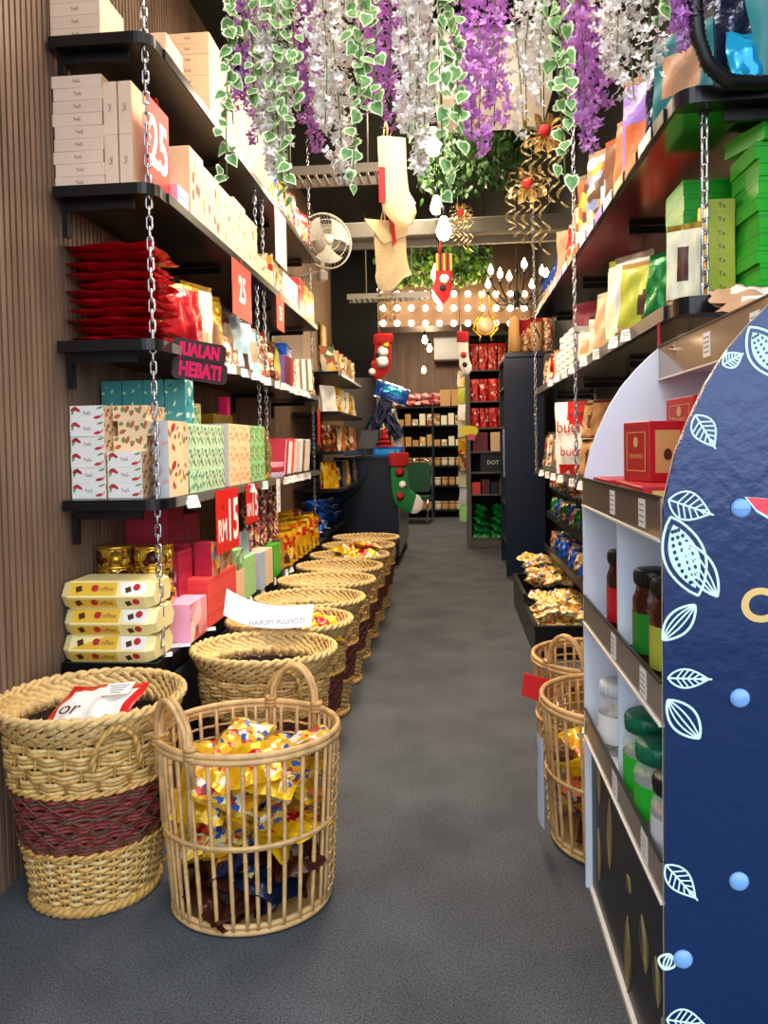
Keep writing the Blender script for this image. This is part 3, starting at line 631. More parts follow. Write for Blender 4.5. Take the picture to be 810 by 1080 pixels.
def hexbox(i):
    hs=[(-.085,.0),(.085,.0),(.11,.045),(.075,.098),(-.075,.098),(-.11,.045)]
    mb=MB(); w=.345
    def ring(x,sc): return [(x,p[0]*sc,.049+(p[1]-.049)*sc) for p in hs]
    r=ring(-w/2,.82)+ring(-w/2+.03,1)+ring(w/2-.03,1)+ring(w/2,.82)
    fs=[]; 
    for a in range(3):
        for b in range(6): c=(b+1)%6; fs.append((a*6+b,a*6+c,a*6+6+c,a*6+6+b)[::-1])
    fs+= [tuple(range(6)),tuple(range(18,24))[::-1]]
    mb.add(r,fs,'toffee_yellow')
    # gold band, lettering, chocolate and strawberry pictures on the two slanted front faces
    def onface(k,u,v,nudge=.0012):
        a=Vector((0,*hs[k])); b=Vector((0,*hs[(k+1)%6])); 
        p=a.lerp(b,v); n=(b-a).cross(Vector((1,0,0))).normalized(); 
        if n.y>0: n=-n
        return Vector((u*w/2*.86,p.y,p.z))+n*nudge
    for k,(v0,v1) in ((4,(.1,.9)),(5,(.15,.9))):
        mb.poly([onface(k,-.95+(.9 if i==0 and k==4 else 0),v0,.0007),onface(k,.25,v0,.0007),onface(k,.25,v1,.0007),onface(k,-.95,v1,.0007)],'toffee_gold')
        mb.poly([onface(k,.3 if k==4 else -1,v0,.0007),onface(k,.98 if k==4 else -.3,v0,.0007),onface(k,.98 if k==4 else -.3,v1,.0007),onface(k,.4 if k==4 else -1,v1,.0007)],'white_box' ) if k==4 else None
        for q,(u,v,mt,s) in enumerate([(-.7,.5,'choc',.016),(-.3,.45,'red_berry',.014),(.55,.55,'choc',.015),(.75,.4,'red_berry',.014)]):
            n=4 if mt=='choc' else 8; c=onface(k,u,v,.0014)
            ex=Vector((1,0,0)); ey=(onface(k,0,1,0)-onface(k,0,0,0)).normalized()
            mb.poly([c+ex*(s*math.cos(2*PI*j/n+.4))+ey*(s*math.sin(2*PI*j/n+.4)) for j in range(n)],mt)
        c=onface(k,-.05,.5,.0016); ey=(onface(k,0,0,0)-onface(k,0,1,0)).normalized(); ex=Vector((1,0,0)); nz=ex.cross(ey)
        M=Matrix.Identity(4)
        for r_ in range(3): M[r_][0]=ex[r_];M[r_][1]=ey[r_];M[r_][2]=nz[r_];M[r_][3]=c[r_]
        mb.text('Toffee',.026,'ink_brown',M)
    return mb
for k in range(3): T('toffee_box',hexbox(k),f'long six-sided cream and gold toffee box, {["lowest","middle","top"][k]} of three','box',(-1.255+.008*(k%2),2.66,z5+k*.0985),(0,0,.015*(k-1)),'six-sided toffee boxes')
rose=pbox(.19,.2,.058,'rose_box',lid='pouch_maroon').mesh('rose_gift_box')
for k in range(9): T('gift_box',rose,f'dark rose gift box in tall back stack on lowest shelf, {from_top(8-k)}','box',(-1.335,3.22,z5+k*.0583),(0,0,.01*math.sin(k)),'dark rose gift boxes')
for k in range(8): T('gift_box',rose,f'dark rose gift box in second back stack on lowest shelf, {from_top(7-k)}','box',(-1.34,3.45,z5+k*.0583),(0,0,0),'dark rose gift boxes')
rl=pbox(.11,.19,.06,'rose_box',front='rose_box',ft='',lid='pouch_maroon')
for k in range(5): T('gift_box',pbox(.1,.16,.068,'rose_box',front=('pink_box' if k in(2,3) else None),lid='pouch_maroon',inset=.012),f'rose gift box in stack beside the chain on lowest shelf, {from_top(4-k)}','box',(-1.19,3.06,z5+k*.0683),(0,0,0),'rose gift boxes beside the chain')
pk=pbox(.085,.15,.052,'pink_box',right='rose_box').mesh('pale_pink_box')
for k in range(3): T('gift_box',pk,f'pale pink gift box in low stack behind the chain, {["lowest","middle","top"][k]}','box',(-1.185,2.9,z5+k*.0523),(0,0,0),'pale pink gift boxes')
T('gift_box',pbox(.1,.2,.155,'pink_box',right='pink_pack',marks=2,seed=4),'large pale pink box with cherry motif at the lowest shelf edge','box',(-1.092,2.93,z5))
for k in range(3): T('gift_box',pbox(.18,.42,.07,'coral_box',lid='rose_box'),f'long coral gift box in stack on lowest shelf, {["lowest","middle","top"][k]}','box',(-1.14,3.28,z5+k*.0703),(0,0,0),'long coral gift boxes')
for i in range(2): T('gift_box',pbox(.085,.05+.03*i,.15,'rose_box',right=['rose_box','pouch_scene'][i]),f'rose box standing on the coral boxes, {["plain one nearer","one with picture side farther"][i]}','box',(-1.2+.11*i,3.14+.05*i,z5+.2112),(0,0,-.15))
T('gift_box',pbox(.08,.16,.11,'peach_box',right='box_leaf_cream'),'cream picture box standing on the far coral boxes','box',(-1.1,3.39,z5+.2112)) 
T('gift_box',pbox(.16,.16,.17,'peach_box',lid='cream_box'),'peach box on lowest shelf beside the coral stack','box',(-1.135,3.58,z5)); T('gift_box',pbox(.16,.2,.21,'mint_box',lid='green_box'),'mint green box on lowest shelf beside the peach box','box',(-1.135,3.77,z5))
T('gift_box',pbox(.09,.12,.1,'mint_box',right='box_green_print'),'small green printed box on top of the peach box','box',(-1.1,3.58,z5+.1703)); T('gift_box',pbox(.1,.14,.12,'grey_box',right='pale_blue'),'pale box on top of the mint green box','box',(-1.13,3.77,z5+.2103))
for i in range(3): T('gift_box',pbox(.1,.07,.2,['lav_box','peach_box','cream_box'][i],right=['pale_blue','cream_box_side','cream_box_side'][i]),f'{["pale lavender","peach","cream"][i]} box standing upright on lowest shelf past the mint box','box',(-1.09,3.96+.09*i,z5),(0,0,-.1))
T('gift_box',pbox(.12,.16,.19,'green_box',right='green_box'),'bright green box on lowest shelf before the yellow pouches','box',(-1.12,4.38,z5)); T('gift_box',pbox(.1,.1,.2,'pouch_brown',right='gold_foil'),'brown and gold box between green box and yellow pouches','box',(-1.12,4.55,z5))
yp=[pouch(.15,.24+.02*s,.07,200+s,banded('yellow_pack','yellow_foil',spot='choc',sc=(0,.2),sr=.35,panel='red_bag',pu=(-.6,.6),pv=(.55,.66))).mesh('yellow_pouch') for s in range(3)]
for r_ in range(2):
    for i in range(7): T('snack_pouch',yp[(i+r_)%3],f'bright yellow pouch on lowest shelf, {["front","back"][r_]} row, {NTH[i]} from street','bag',(-1.1-.13*r_,4.72+.16*i,z5+.001),(0,0,PI/2-.5),'yellow pouches on the lowest shelf',sc=1+.1*r_)
# braided snack strings hanging below the fourth shelf
for i in range(9):
    mb=MB(); L=.38-.02*(i%3)
    for st in range(3):
        mb.tube([(.011*math.cos(t*.55+st*2.1),.011*math.sin(t*1.1+st*2.1),-L*t/24) for t in range(25)],.009,5,'braid_mix')
    T('snack_string',mb,f'braided snack string hanging under the fourth left shelf, {NTH[i]} from street','snack',(-1.12-.05*(i%2),4.0+.075*i,SL[3]-.042),(0,0,i),'hanging braided snack strings')
# ---- price tags along the shelf edges
ptag=MB(); ptag.box((0,0,-.022),(.055,.002,.044),'white_paper'); 
for q in range(3): ptag.box((-.006*(q==2),-.0014,-.012-.01*q),(.04-.012*q,.0006,.003),'price_ink')
ptag=ptag.mesh('price_tag')
for z,ys,nm in ((SL[2],[3.3,3.38,3.46,3.66,3.86,4.02,4.14,4.38,4.52,4.66,4.8,4.9,5.0,5.1,5.22,5.34],'third left shelf'),(SL[3],[2.86,3.74,4.02,4.55,4.68,4.82,4.98,5.12,5.26],'fourth left shelf'),(SL[4],[3.5,3.75,4.0,4.3,4.6,4.75],'lowest left shelf')):
    for i,y in enumerate(ys):
        T('price_tag',ptag,f'white price tag on edge of the {nm}, {NTH[i]} from street','price tag',(LX+.012-(.03 if z==SL[4] else 0),y,z-.004),(-.25+.2*math.sin(i*5+z*9),0,PI/2-.5+.25*math.sin(i*3)),f'price tags on the {nm}',sc=1.2 if (z==SL[3] and i==0) else None)
for i,(x,y) in enumerate([(-1.1,2.66),(-1.08,2.8),(-1.06,3.05)]):
    mb=MB(); mb.box((0,0,.001),(.09,.06,.0016),'tag_lav'); [mb.box((0,.012-.012*q,.0021),(.06-.01*q,.003,.0004),'price_ink') for q in range(3)]
    T('price_card',mb,f'pale price card lying on the lowest shelf edge, {NTH[i]} from street','price card',(x,y,z5+.0005),(0,0,.35))
# ---- red sale cards on the shelf front
def card(a,b,X,lab,mat='sale_red',txt=(),name='sale_sign',th=.002,cat='sign'):
    """card hanging parallel to the shelf edge; a,b = photo corners on the plane x=X"""
    p=at(*a,X=X); q=at(*b,X=X); w=q.y-p.y; h=p.z-q.z if p.z>q.z else .2
    o=MB(); o.box((0,0,-h/2),(th,w,h),mat)
    for s,sz,dy,dz,mt in txt: o.text(s,sz*h,mt,Matrix.Translation((th/2+.0008,dy*w,-h*dz))@FX)
    ob=T(name,o,lab,cat,(X,p.y+w/2,p.z)); return ob,w,h
def hang(y,z,w,h,lab,txt,X=LX+.016,mat='sale_red',name='sale_sign',hook=True,rz=0):
    o=T(name,None,lab,'sign',(X,y,z),(0,0,rz)); mb=MB(); mb.box((0,0,-h/2),(.002,w,h),mat)
    for s,sz,dy,dz,mt in txt: mb.text(s,sz*h,mt,Matrix.Translation((.0018,dy*w,-h*dz))@FX@Matrix.Diagonal((.85,1.2,1,1)),bold=.025 if mt=='white_ink' else 0)
    P('card',mb,o)
    if hook:
        mb=MB(); mb.tube([(-.012,0,.02),(-.004,0,.026),(.002,0,.012),(.001,0,-.008)],.0015,5,'sale_red'); P('hook',mb,o)
    return o
hang(2.745,2.70,.21,.30,'tall red sale card marked 25 hanging beside the near chain',[('25',.72,0,.55,'white_ink')],X=-1.085)
hang(3.66,2.32,.34,.27,'red sale card hanging under the cream cartons of second shelf',[('25',.55,.0,.5,'white_ink')])
hang(4.5,2.32,.2,.2,'small red sale card under the second shelf past the middle chains',[('25',.5,.0,.5,'white_ink')])
hang(3.33,1.215,.34,.285,'large red sale card reading RM15 under the fourth left shelf',[('RM',.4,-.24,.66,'white_ink'),('15',.78,.22,.55,'white_ink'),('List',.12,-.22,.26,'ink_dark')])
hang(3.75,1.215,.22,.2,'smaller red sale card reading RM15 behind the larger one',[('RM',.38,-.24,.66,'white_ink'),('15',.75,.22,.55,'white_ink')])
hang(5.75,1.7,.1,.28,'narrow red and white strip hanging past third left shelf',[],mat='sale_red')
hang(4.34,1.215,.09,.2,'white narrow price list hanging beside the braided strings',[('1.00',.16,0,.3,'price_ink'),('25',.16,0,.55,'price_ink'),('RM',.16,0,.78,'price_ink')],mat='white_paper',name='price_list')
hang(4.56,2.86,.3,.33,'white printed sheet hanging under the topmost left shelf',[('-----',.2,0,.2+.15*q,'price_ink') for q in range(5)],mat='white_paper',name='notice_sheet')
# pink lettered promotion sign
o=T('promotion_sign',None,'dark sign with bright pink lettering JUALAN HEBAT at shelf corner','sign',(-.985,2.86,SL[2]+.01),(0,-.0,PI*.2))
M0=FY@Matrix.Rotation(-.12,4,'Z')
mb=MB()
for s,z,wd,sz in (('JUALAN',-.03,.2,.058),('HEBAT!',-.105,.205,.07)):
    mb.prism(rounded(-wd/2-.008,wd/2+.008,-.042,.042,.02,(0,1,2,3)),-.003,0,'z','pink_dark',Matrix.Translation((0,0,z))@M0)
bb=P('backing_board',mb,o)
for s,z,sz in (('JUALAN',-.03,.058),('HEBAT!',-.108,.066)):
    mb=MB(); 
    for dx in (-.0014,0,.0014):
        for dz in (-.0014,.0014): mb.text(s,sz*.95,'pink_neon',Matrix.Translation((dx,-.0018,z+dz))@M0@Matrix.Diagonal((.82,1.25,1,1)),bold=.02)
    P('lettering',mb,bb,label='bright pink lettering')
# ================================================================== BASKETS
def oval(rx,ry,a,z,off=0): 
    return Vector(((rx+off)*math.cos(a),(ry+off)*math.sin(a),z))
def rope(mb,fn,n,r,R,mat,turns,closed=True,sides=5,strands=2,mats=None):
    """twisted rope round a path: fn(t)->(point, side vector, up vector)"""
    for s in range(strands):
        pts=[]
        for i in range(n+(0 if closed else 1)):
            t=i/n; p,u,v=fn(t); a=2*PI*(turns*t+s/strands); pts.append(p+u*(R*math.cos(a))+v*(R*math.sin(a)))
        mb.tube(pts,r,sides,(mats or [mat])[s%len(mats or [mat])],closed)
def ringfn(rx,ry,z,off=0):
    def f(t):
        a=2*PI*t; return oval(rx,ry,a,z,off),Vector((math.cos(a),math.sin(a),0)),Vector((0,0,1))
    return f
def wicker_meshes(rx,ry,H,nst=34):
    prof=[(0,.70),(.03,.71),(.1,.755),(.22,.83),(.36,.905),(.46,.955),(.50,.965),(.54,.93)]
    def sc(z):
        z=z/H*.6
        for (a,b),(c,d) in zip(prof,prof[1:]):
            if z<=c: return b+(d-b)*(z-a)/(c-a)
        return prof[-1][1]
    def weave(z0,z1,pitch,amp,mats,rfac=.56,flat=.62,group=1,step=1):
        mb=MB(); n=int((z1-z0)/pitch); N=nst*4
        for i in range(n):
            z=z0+(i+.5)*pitch; s=sc(z); ph=((i//group)%2)*PI
            pts=[]
            for k in range(N):
                a=2*PI*k/N; pts.append(oval(rx*s,ry*s,a,z+.0015*math.sin(a*3+i),amp*math.cos(k/4*PI*step+ph)))
            mb.tube(pts,pitch*rfac,5,mats[i%len(mats)],True,flat=flat)
        return mb
    def stakes(mb,z0,z1,mat,r=.0045):
        for k in range(nst):
            a=2*PI*k/nst; mb.tube([oval(rx*sc(z),ry*sc(z),a,z) for z in (z0,(z0+z1)/2,z1)],r,5,mat)
    f=H/.6; out={}
    mb=weave(.02*f,.19*f,.0125*f,.0075,['wicker','wicker_pale']); stakes(mb,.02,.19*f,'wicker_pale'); out['lower_weave']=mb
    mb=weave(.195*f,.375*f,.0115*f,.008,['wicker_red','wicker_brown','wicker_red','wicker_red'],.62,.6,3)
    for k in range(0,nst,2):
        for sg in(-1,1):
            for z0 in (.2*f,.26*f,.32*f):
                pts=[]
                for q in range(5):
                    z=z0+q/4*.055*f; a=2*PI*(k+sg*(q/4-.5)*2.0)/nst; pts.append(oval(rx*sc(z),ry*sc(z),a,z,.012))
                mb.tube(pts,.0024,4,'wicker_brown')
    out['colour_band']=mb
    mb=weave(.385*f,.53*f,.0125*f,.009,['wicker_pale','wicker'],.6,.6,3); stakes(mb,.38*f,.53*f,'wicker'); out['upper_weave']=mb
    # wide plaited collar flaring outward
    mb=MB(); n=38
    def col(t,a,off=0): 
        s=.90+.175*t**.8; z=(.525+.078*t-.012*math.sin(PI*t))*f
        return oval(rx*s,ry*s,a,z)+Vector((0,0,off))
    mb.grid(lambda u,v:col(v,2*PI*u,-.004),60,3,'wicker_brown')
    for lay in (0,1):
        for k in range(n):
            a0=2*PI*(k+.5*lay)/n; pts=[]
            for q in range(9):
                t=q/8*.92; a=a0+(.7 if lay==0 else -.45)*t
                pts.append(col(t,a,(.009 if lay==0 else .003)+.004*math.cos(q*PI/1.5+k*PI+lay*PI)))
            mb.tube(pts,(.0175 if lay==0 else .011)*(rx/.27),5,'wicker_pale' if lay==0 else 'wicker',flat=.3)
    rope(mb,lambda t:(col(1,2*PI*t),Vector((math.cos(2*PI*t),math.sin(2*PI*t),0)),Vector((0,0,1))),160,.0095,.0075,'wicker_pale',22)
    out['collar']=mb
    mb=MB(); rope(mb,ringfn(rx*.715,ry*.715,.014),150,.011,.008,'wicker',16,strands=3); out['foot_braid']=mb
    mb=MB(); 
    for z in (.19*f,.38*f): rope(mb,ringfn(rx*sc(z),ry*sc(z),z,.006),140,.006,.005,'wicker',22)
    out['binding']=mb
    mb=MB(); mb.lathe([(sc(z)*.955,z) for z in (.012,.2*f,.4*f,.52*f)],40,'wicker_inner_shade',sx=rx,sy=ry,caps=False)  # added liner, its dark colour stands for the shade inside the basket
    mb.lathe([(0.001,.016),(.68,.016)],40,'wicker_inner_shade',sx=rx,sy=ry,caps=False); out['dark_liner']=mb
    mb=MB()
    def hf(t):
        a=PI*t; w=.075; z=.46*f+.115*math.sin(a)
        fi=-1.1; b=fi-.27*math.cos(a); n_=Vector((math.cos(fi),math.sin(fi),0)); s_=.965+.04*math.sin(a); return Vector((rx*s_*math.cos(b),ry*s_*math.sin(b),z))+n_*.018,n_,Vector((-n_.y*math.cos(a),n_.x*math.cos(a),math.sin(a)))
    rope(mb,hf,40,.0075,.006,'wicker',5,closed=False,sides=6); out['handle']=mb
    return {k:v.mesh(k) for k,v in out.items()}
def wicker(ms,label,loc,rz,group=None,sc=None):
    o=T('wicker_basket',None,label,'basket',loc,(0,0,rz),group)
    for k,me in ms.items():
        P(k,me,o)
        if k=='handle': P(k,me,o,(0,0,0),(0,0,PI))
    if sc: o.scale=sc
    return o
wm=wicker_meshes(.29,.235,.6)
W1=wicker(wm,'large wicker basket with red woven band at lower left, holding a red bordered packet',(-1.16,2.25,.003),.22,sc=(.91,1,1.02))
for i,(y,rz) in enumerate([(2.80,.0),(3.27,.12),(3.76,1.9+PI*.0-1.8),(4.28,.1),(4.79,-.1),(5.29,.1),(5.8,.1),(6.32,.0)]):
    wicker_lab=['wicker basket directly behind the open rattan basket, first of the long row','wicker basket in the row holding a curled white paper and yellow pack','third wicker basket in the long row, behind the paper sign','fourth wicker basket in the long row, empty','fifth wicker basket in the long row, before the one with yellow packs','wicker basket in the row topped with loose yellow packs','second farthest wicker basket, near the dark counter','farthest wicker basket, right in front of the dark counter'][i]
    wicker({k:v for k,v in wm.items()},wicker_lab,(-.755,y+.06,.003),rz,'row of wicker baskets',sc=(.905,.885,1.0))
# ---- rattan baskets with open rods
def wrapknot(mb,p,r,ax,mat='rattan_wrap'):
    for d in (-.006,0,.006): mb.lathe([(r,-.003),(r+.002,0),(r,.003)],8,mat,Matrix.Translation(p+ax*d)@ax.to_track_quat('Z','Y').to_matrix().to_4x4())
def rattan(rx,ry,H,n,tilt,hand):
    out={}
    def sc(z): return .88+.12*min(1,max(0,z)/H)
    top=MB()
    for dz,off in ((0,.004),(-.016,.006)): top.tube([oval(rx,ry,2*PI*k/72,H+dz,off) for k in range(72)],.0095,7,'rattan',True)
    out['top_ring']=top
    b=MB()
    for dz,off in ((.012,.0),(.028,-.004)): b.tube([oval(rx*sc(0),ry*sc(0),2*PI*k/72,dz,off) for k in range(72)],.0085,7,'rattan',True)
    b.lathe([(.001,.016),(.97*sc(0),.016)],40,'rattan_wrap',sx=rx,sy=ry,caps=False); out['base_ring']=b
    m_=MB(); zm=H*.5
    m_.tube([oval(rx*sc(zm),ry*sc(zm),2*PI*k/72,zm,.006) for k in range(72)],.0065,6,'rattan',True)
    m_.tube([oval(rx*sc(zm),ry*sc(zm),2*PI*k/72,zm-.012,-.004) for k in range(72)],.005,6,'rattan',True)
    rods=[]
    for k in range(n):
        a=2*PI*k/n+.05*math.sin(k*7.3)
        rods.append(a)
        p=oval(rx*sc(zm),ry*sc(zm),a,zm-.004); wrapknot(m_,p,.0095,Vector((-math.sin(a),math.cos(a),0)))
    out['middle_ring']=m_
    h=MB()
    # horizontal strands worked round the back and right hand end
    for i in range(13):
        z=.05+i*(H-.08)/12
        if abs(z-zm)<.02: continue
        h.tube([oval(rx*sc(z),ry*sc(z),a,z,.009+.002*math.cos(k*PI)) for k,a in enumerate([-.35+q*.075 for q in range(42)])],.0042,5,'rattan')
    out['side_strands']=h
    o_={k:v.mesh(k) for k,v in out.items()}
    rm=[]
    for a in rods:
        mb=MB(); ks=[.0,.12,.3,.55,.8,1]; j=random.random()
        mb.tube([oval(rx*sc(t*H),ry*sc(t*H),a+.004*math.sin(j*9+t*5),.012+t*(H-.02)) for t in ks],[.0066,.0062,.0068,.006,.0066,.006],6,'rattan')
        for q in range(2):
            t=(.25+.5*q+.2*j)%1; p=oval(rx*sc(t*H),ry*sc(t*H),a,.012+t*(H-.02)); mb.lathe([(.0062,-.003),(.0082,0),(.0062,.003)],6,'rattan_wrap',Matrix.Translation(p))
        rm.append(mb.mesh('rod'))
    hm=[]
    for a0,hh in hand:
        mb=MB(); pts=[]
        for q in range(19):
            t=q/18; a=a0-.34+.68*t; w=math.sin(PI*t)**.55 if 0<t<1 else 0
            pts.append(oval(rx,ry,a,H-.1*(1-min(1,w*3))+hh*w,.0))
        for d in (-.008,.008): mb.tube([p+Vector((math.cos(a0)*d,math.sin(a0)*d,0)) for p in pts],.0085,7,'rattan')
        for e in (0,-1):
            for q in range(3):
                p=pts[e]+Vector((0,0,.09+.012*q)); mb.lathe([(.02,-.005),(.022,0),(.02,.005)],10,'rattan_wrap',Matrix.Translation(p))
        for e in (1,-2): mb.tube([pts[e]+Vector((0,0,0)),Vector((pts[e].x*.98,pts[e].y*.98,H*.55))],.009,6,'rattan')
        hm.append(mb.mesh('handle'))
    return o_,rm,hm
def place_rattan(ms,label,loc,rz,group=None):
    o=T('rattan_basket',None,label,'basket',loc,(0,0,rz),group)
    for k,me in ms[0].items(): P(k,me,o)
    for me in ms[1]: P('rod',me,o)
    for me in ms[2]: P('handle',me,o)
    return o
ra=rattan(.272,.225,.535,36,0,[(1.05,.13),(-2.45,.14)])
R1=place_rattan(ra,'open rattan basket full of yellow candy bags standing at the front of the aisle',(-.64,2.22,.003),.15)
rb_=rattan(.24,.245,.505,32,0,[(.75,.13),(-2.0,.13)])
place_rattan(rb_,'open rattan basket with candy packets beside the display stand',(.55,2.62,.003),.3)
place_rattan(rb_,'second open rattan basket with candy, behind the one beside the display stand',(.575,3.14,.003),-.2)
# ---- packs heaped in the open baskets
def heap(cx,cy,rx,ry,levels,kinds,labelf,group,seed,sz=1,steep=.5):
    rn=random.Random(seed); n=0
    for z,cnt,kk,tl in levels:
        for i in range(cnt):
            a=2*PI*i/cnt+rn.uniform(-.3,.3)+z*7; q=.62*math.sqrt((i%3+1)/3) if cnt>3 else .35
            k=kinds[rn.choice(kk)]
            me,nm=k
            tx=rn.uniform(-tl,tl)-PI/2*.0
            o=T('candy_bag',me,labelf(nm,n),'bag',(cx+rx*q*math.cos(a),cy+ry*q*math.sin(a),z+rn.uniform(-.015,.02)),(-PI/2+rn.uniform(-tl,tl),rn.uniform(-tl,tl),rn.uniform(0,6.28)),group,sc=sz*rn.uniform(.9,1.1)); n+=1
def cpillow(w,h,t,s,mf): 
    mb=pillow(w,h,t,s,mf,nu=14,nv=14,wr=.008)
    mb.v=[(x,y,z-h/2) for x,y,z in mb.v]; return mb.mesh('candy_bag')
yk=[(cpillow(.2,.16,.05,300+s,banded('yellow_foil','yellow_foil',None,spot='bag_redprint',sc=(.1*s-.1,.5),sr=.45,win='candy_mix',wu=(-.8,.8),wv=(.08,.32))),'yellow') for s in range(3)]
yk+=[(cpillow(.2,.16,.05,310,banded('candy_mix','gold_foil')),'patterned gold'),(cpillow(.19,.16,.05,311,banded('navy_foil','navy_foil',win='candy_mix')),'dark blue'),(cpillow(.2,.17,.05,312,banded('brown_foil','brown_foil',spot='silver_foil')),'dark brown'),(cpillow(.18,.15,.04,313,banded('yellow_pack','yellow_foil',panel='silver_foil',pv=(.4,.6))),'yellow and orange'),(cpillow(.18,.15,.04,314,banded('pouch_orange','gold_foil',spot='bag_redprint')),'orange')]
heap(-.64,2.22,.25,.2,[(.06,7,[4,5],.5),(.12,7,[4,5,5],.6),(.18,7,[0,4,5],.6),(.24,7,[0,1,2,3],.7),(.3,8,[0,1,2,3,7],.7),(.36,8,[0,1,2,3,6],.7),(.405,7,[0,1,2,6,3],.6),(.44,6,[0,6,1,2],.5),(.47,4,[3,0,6],.4)],yk,lambda nm,n:f'{nm} foil candy bag heaped inside the front open rattan basket','candy bags in the front rattan basket',5,1.0)
heap(.55,2.62,.21,.21,[(.07,6,[4,5,3],.5),(.15,6,[3,4,5],.6),(.23,6,[0,3,5,7],.7),(.3,6,[0,3,7],.7),(.36,5,[3,7,6],.5)],yk,lambda nm,n:f'{nm} candy bag inside the rattan basket beside the display stand','candy bags in the right rattan basket',6,.85)
heap(.575,3.14,.21,.21,[(.2,5,[3,4,7],.5),(.3,6,[3,4,7],.6),(.39,6,[3,4,6,7],.5)],yk,lambda nm,n:f'{nm} candy bag inside the second rattan basket by the stand','candy bags in the second right rattan basket',8,.85)
# red bordered packet in the near wicker basket
o=T('snack_packet',pillow(.3,.26,.05,401,banded('red_bag','red_bag','white_paper',(-.82,.82),(.12,.86))),'white packet with red border lying in the large left wicker basket','bag',(-1.18,2.13,.51),(-1.15,-.12,-.2))
mb=MB(); mb.box((0,0,0),(.1,.002,.055),'white_paper'); [mb.box((0,-.0014,.014-.011*q),(.075-.012*q,.0006,.0035),'price_ink') for q in range(4)]
P('price_sticker',mb,o,(.075,-.033,.2),(0,-.05,0)); mb=MB(); mb.text('or',.08,'ink_dark',FY); P('lettering',mb,o,(-.06,-.031,.12))
mb=MB(); mb.tube([(-.06,0,.0),(.06,0,0)],.01,4,'wicker_inner_shade'); 
for i in range(3): T('snack_packet',pillow(.26,.3,.06,410+i,banded('brown_foil')),f'dark brown packet deep in the large left wicker basket, {["lower","middle","upper"][i]}','bag',(-1.165+.02*i,2.13+.03*i,.1+.12*i),(-1.45,.1,.5*i))
# curled paper sign and yellow pack in the second row basket
mb=MB(); w_=.40
mb.grid(lambda u,v:((u-.5)*w_,.10*(u-.25)**2*(1 if u<.25 else -.5)+.05*math.sin(u*2.2)*(v-.5),(v-.5)*.12*(1-.1*u)+.02*u+.09*(1-u)**3),16,4,'paper_blue')
o=T('paper_sign',mb,'curled pale paper sign lying across a wicker basket in the row','sign',(-.80,3.10,.655),(-.5,.0,.0))
mb=MB(); mb.text('ITOFILUK MURAH',.03,'price_ink',Matrix.Translation((.05,-.034,-.012))@FY@Matrix.Rotation(.05,4,'Z')@Matrix.Diagonal((-1,1,1,1))); P('lettering',mb,o)
T('candy_bag',yk[0][0],'yellow candy bag at the right end of the curled paper sign','bag',(-.60,3.26,.6),(-1.0,.3,.6))
T('candy_bag',yk[1][0],'yellow candy bag under the curled paper sign in the basket','bag',(-.66,3.34,.58),(-1.4,.2,1.6))
for i in range(4): T('candy_bag',[yk[6],yk[0],yk[1],yk[6]][i][0],f'loose yellow pack on top of a far wicker basket, {["nearest","second","third","farthest"][i]}','bag',(-.79+.13*(i%2),5.22+.11*i,.585+.02*i),(-1.35,.1*(i-1.5),.7*i),sc=1.25)
# paper and red card on the right rattan basket
o=T('paper_sign',None,'pale paper sign taped to the rattan basket beside the display stand','sign',(.285,2.5,.13),(0,0,0)); mb=MB()
mb.grid(lambda u,v:(-.012*math.sin(u*PI),(.5-u)*.15,v*.3),6,2,'paper_blue'); P('sheet',mb,o)
mb=MB(); mb.text('LO',.06,'ink_dark',Matrix.Translation((-.016,0,.24))@FXN); mb.text('so)',.045,'ink_dark',Matrix.Translation((-.016,0,.16))@FXN); P('lettering',mb,o)
mb=MB(); mb.prism([(-.06,0),(.05,-.03),(.06,.07),(-.05,.09)],0,.003,'y','sale_red'); T('red_card',mb,'red card leaning on the back of the right rattan basket','sign',(.32,2.93,.40),(0,0,-.3))
# ================================================================== RIGHT SIDE
# ---- display stand: white cabinet between two arched side panels
Yn,Yf=1.455,2.34; SX=.40; SB=1.02
o=T('display_stand',None,'dark blue arched display stand with cacao drawings at the lower right','display stand',(SX,Yn,0))
def arch(w=.62,ztop=1.78,zs=1.30):
    pts=[(0,0.003),(w,0.003),(w,ztop)]
    px=[(.30,ztop-.03)]
    n=14
    for i in range(n+1):
        t=i/n*PI/2; pts.append((.40*(1-math.sin(t))+0.0, zs+(ztop-.01-zs)*math.cos(t)**.9)) if 0 else None
    # measured curve of the panel edge (x from the front edge, height)
    for x,z in [(.50,1.775),(.40,1.755),(.30,1.722),(.243,1.69),(.209,1.662),(.166,1.62),(.123,1.57),(.085,1.51),(.05,1.435),(.028,1.38),(.012,1.315),(.003,1.27)]: pts.append((x,z))
    return pts
ap=arch()
mb=MB(); mb.prism(ap,0,.012,'y','blue_panel',capmat='blue_panel'); mb.prism([(x,z) for x,z in ap],.0121,.016,'y','white_laminate')
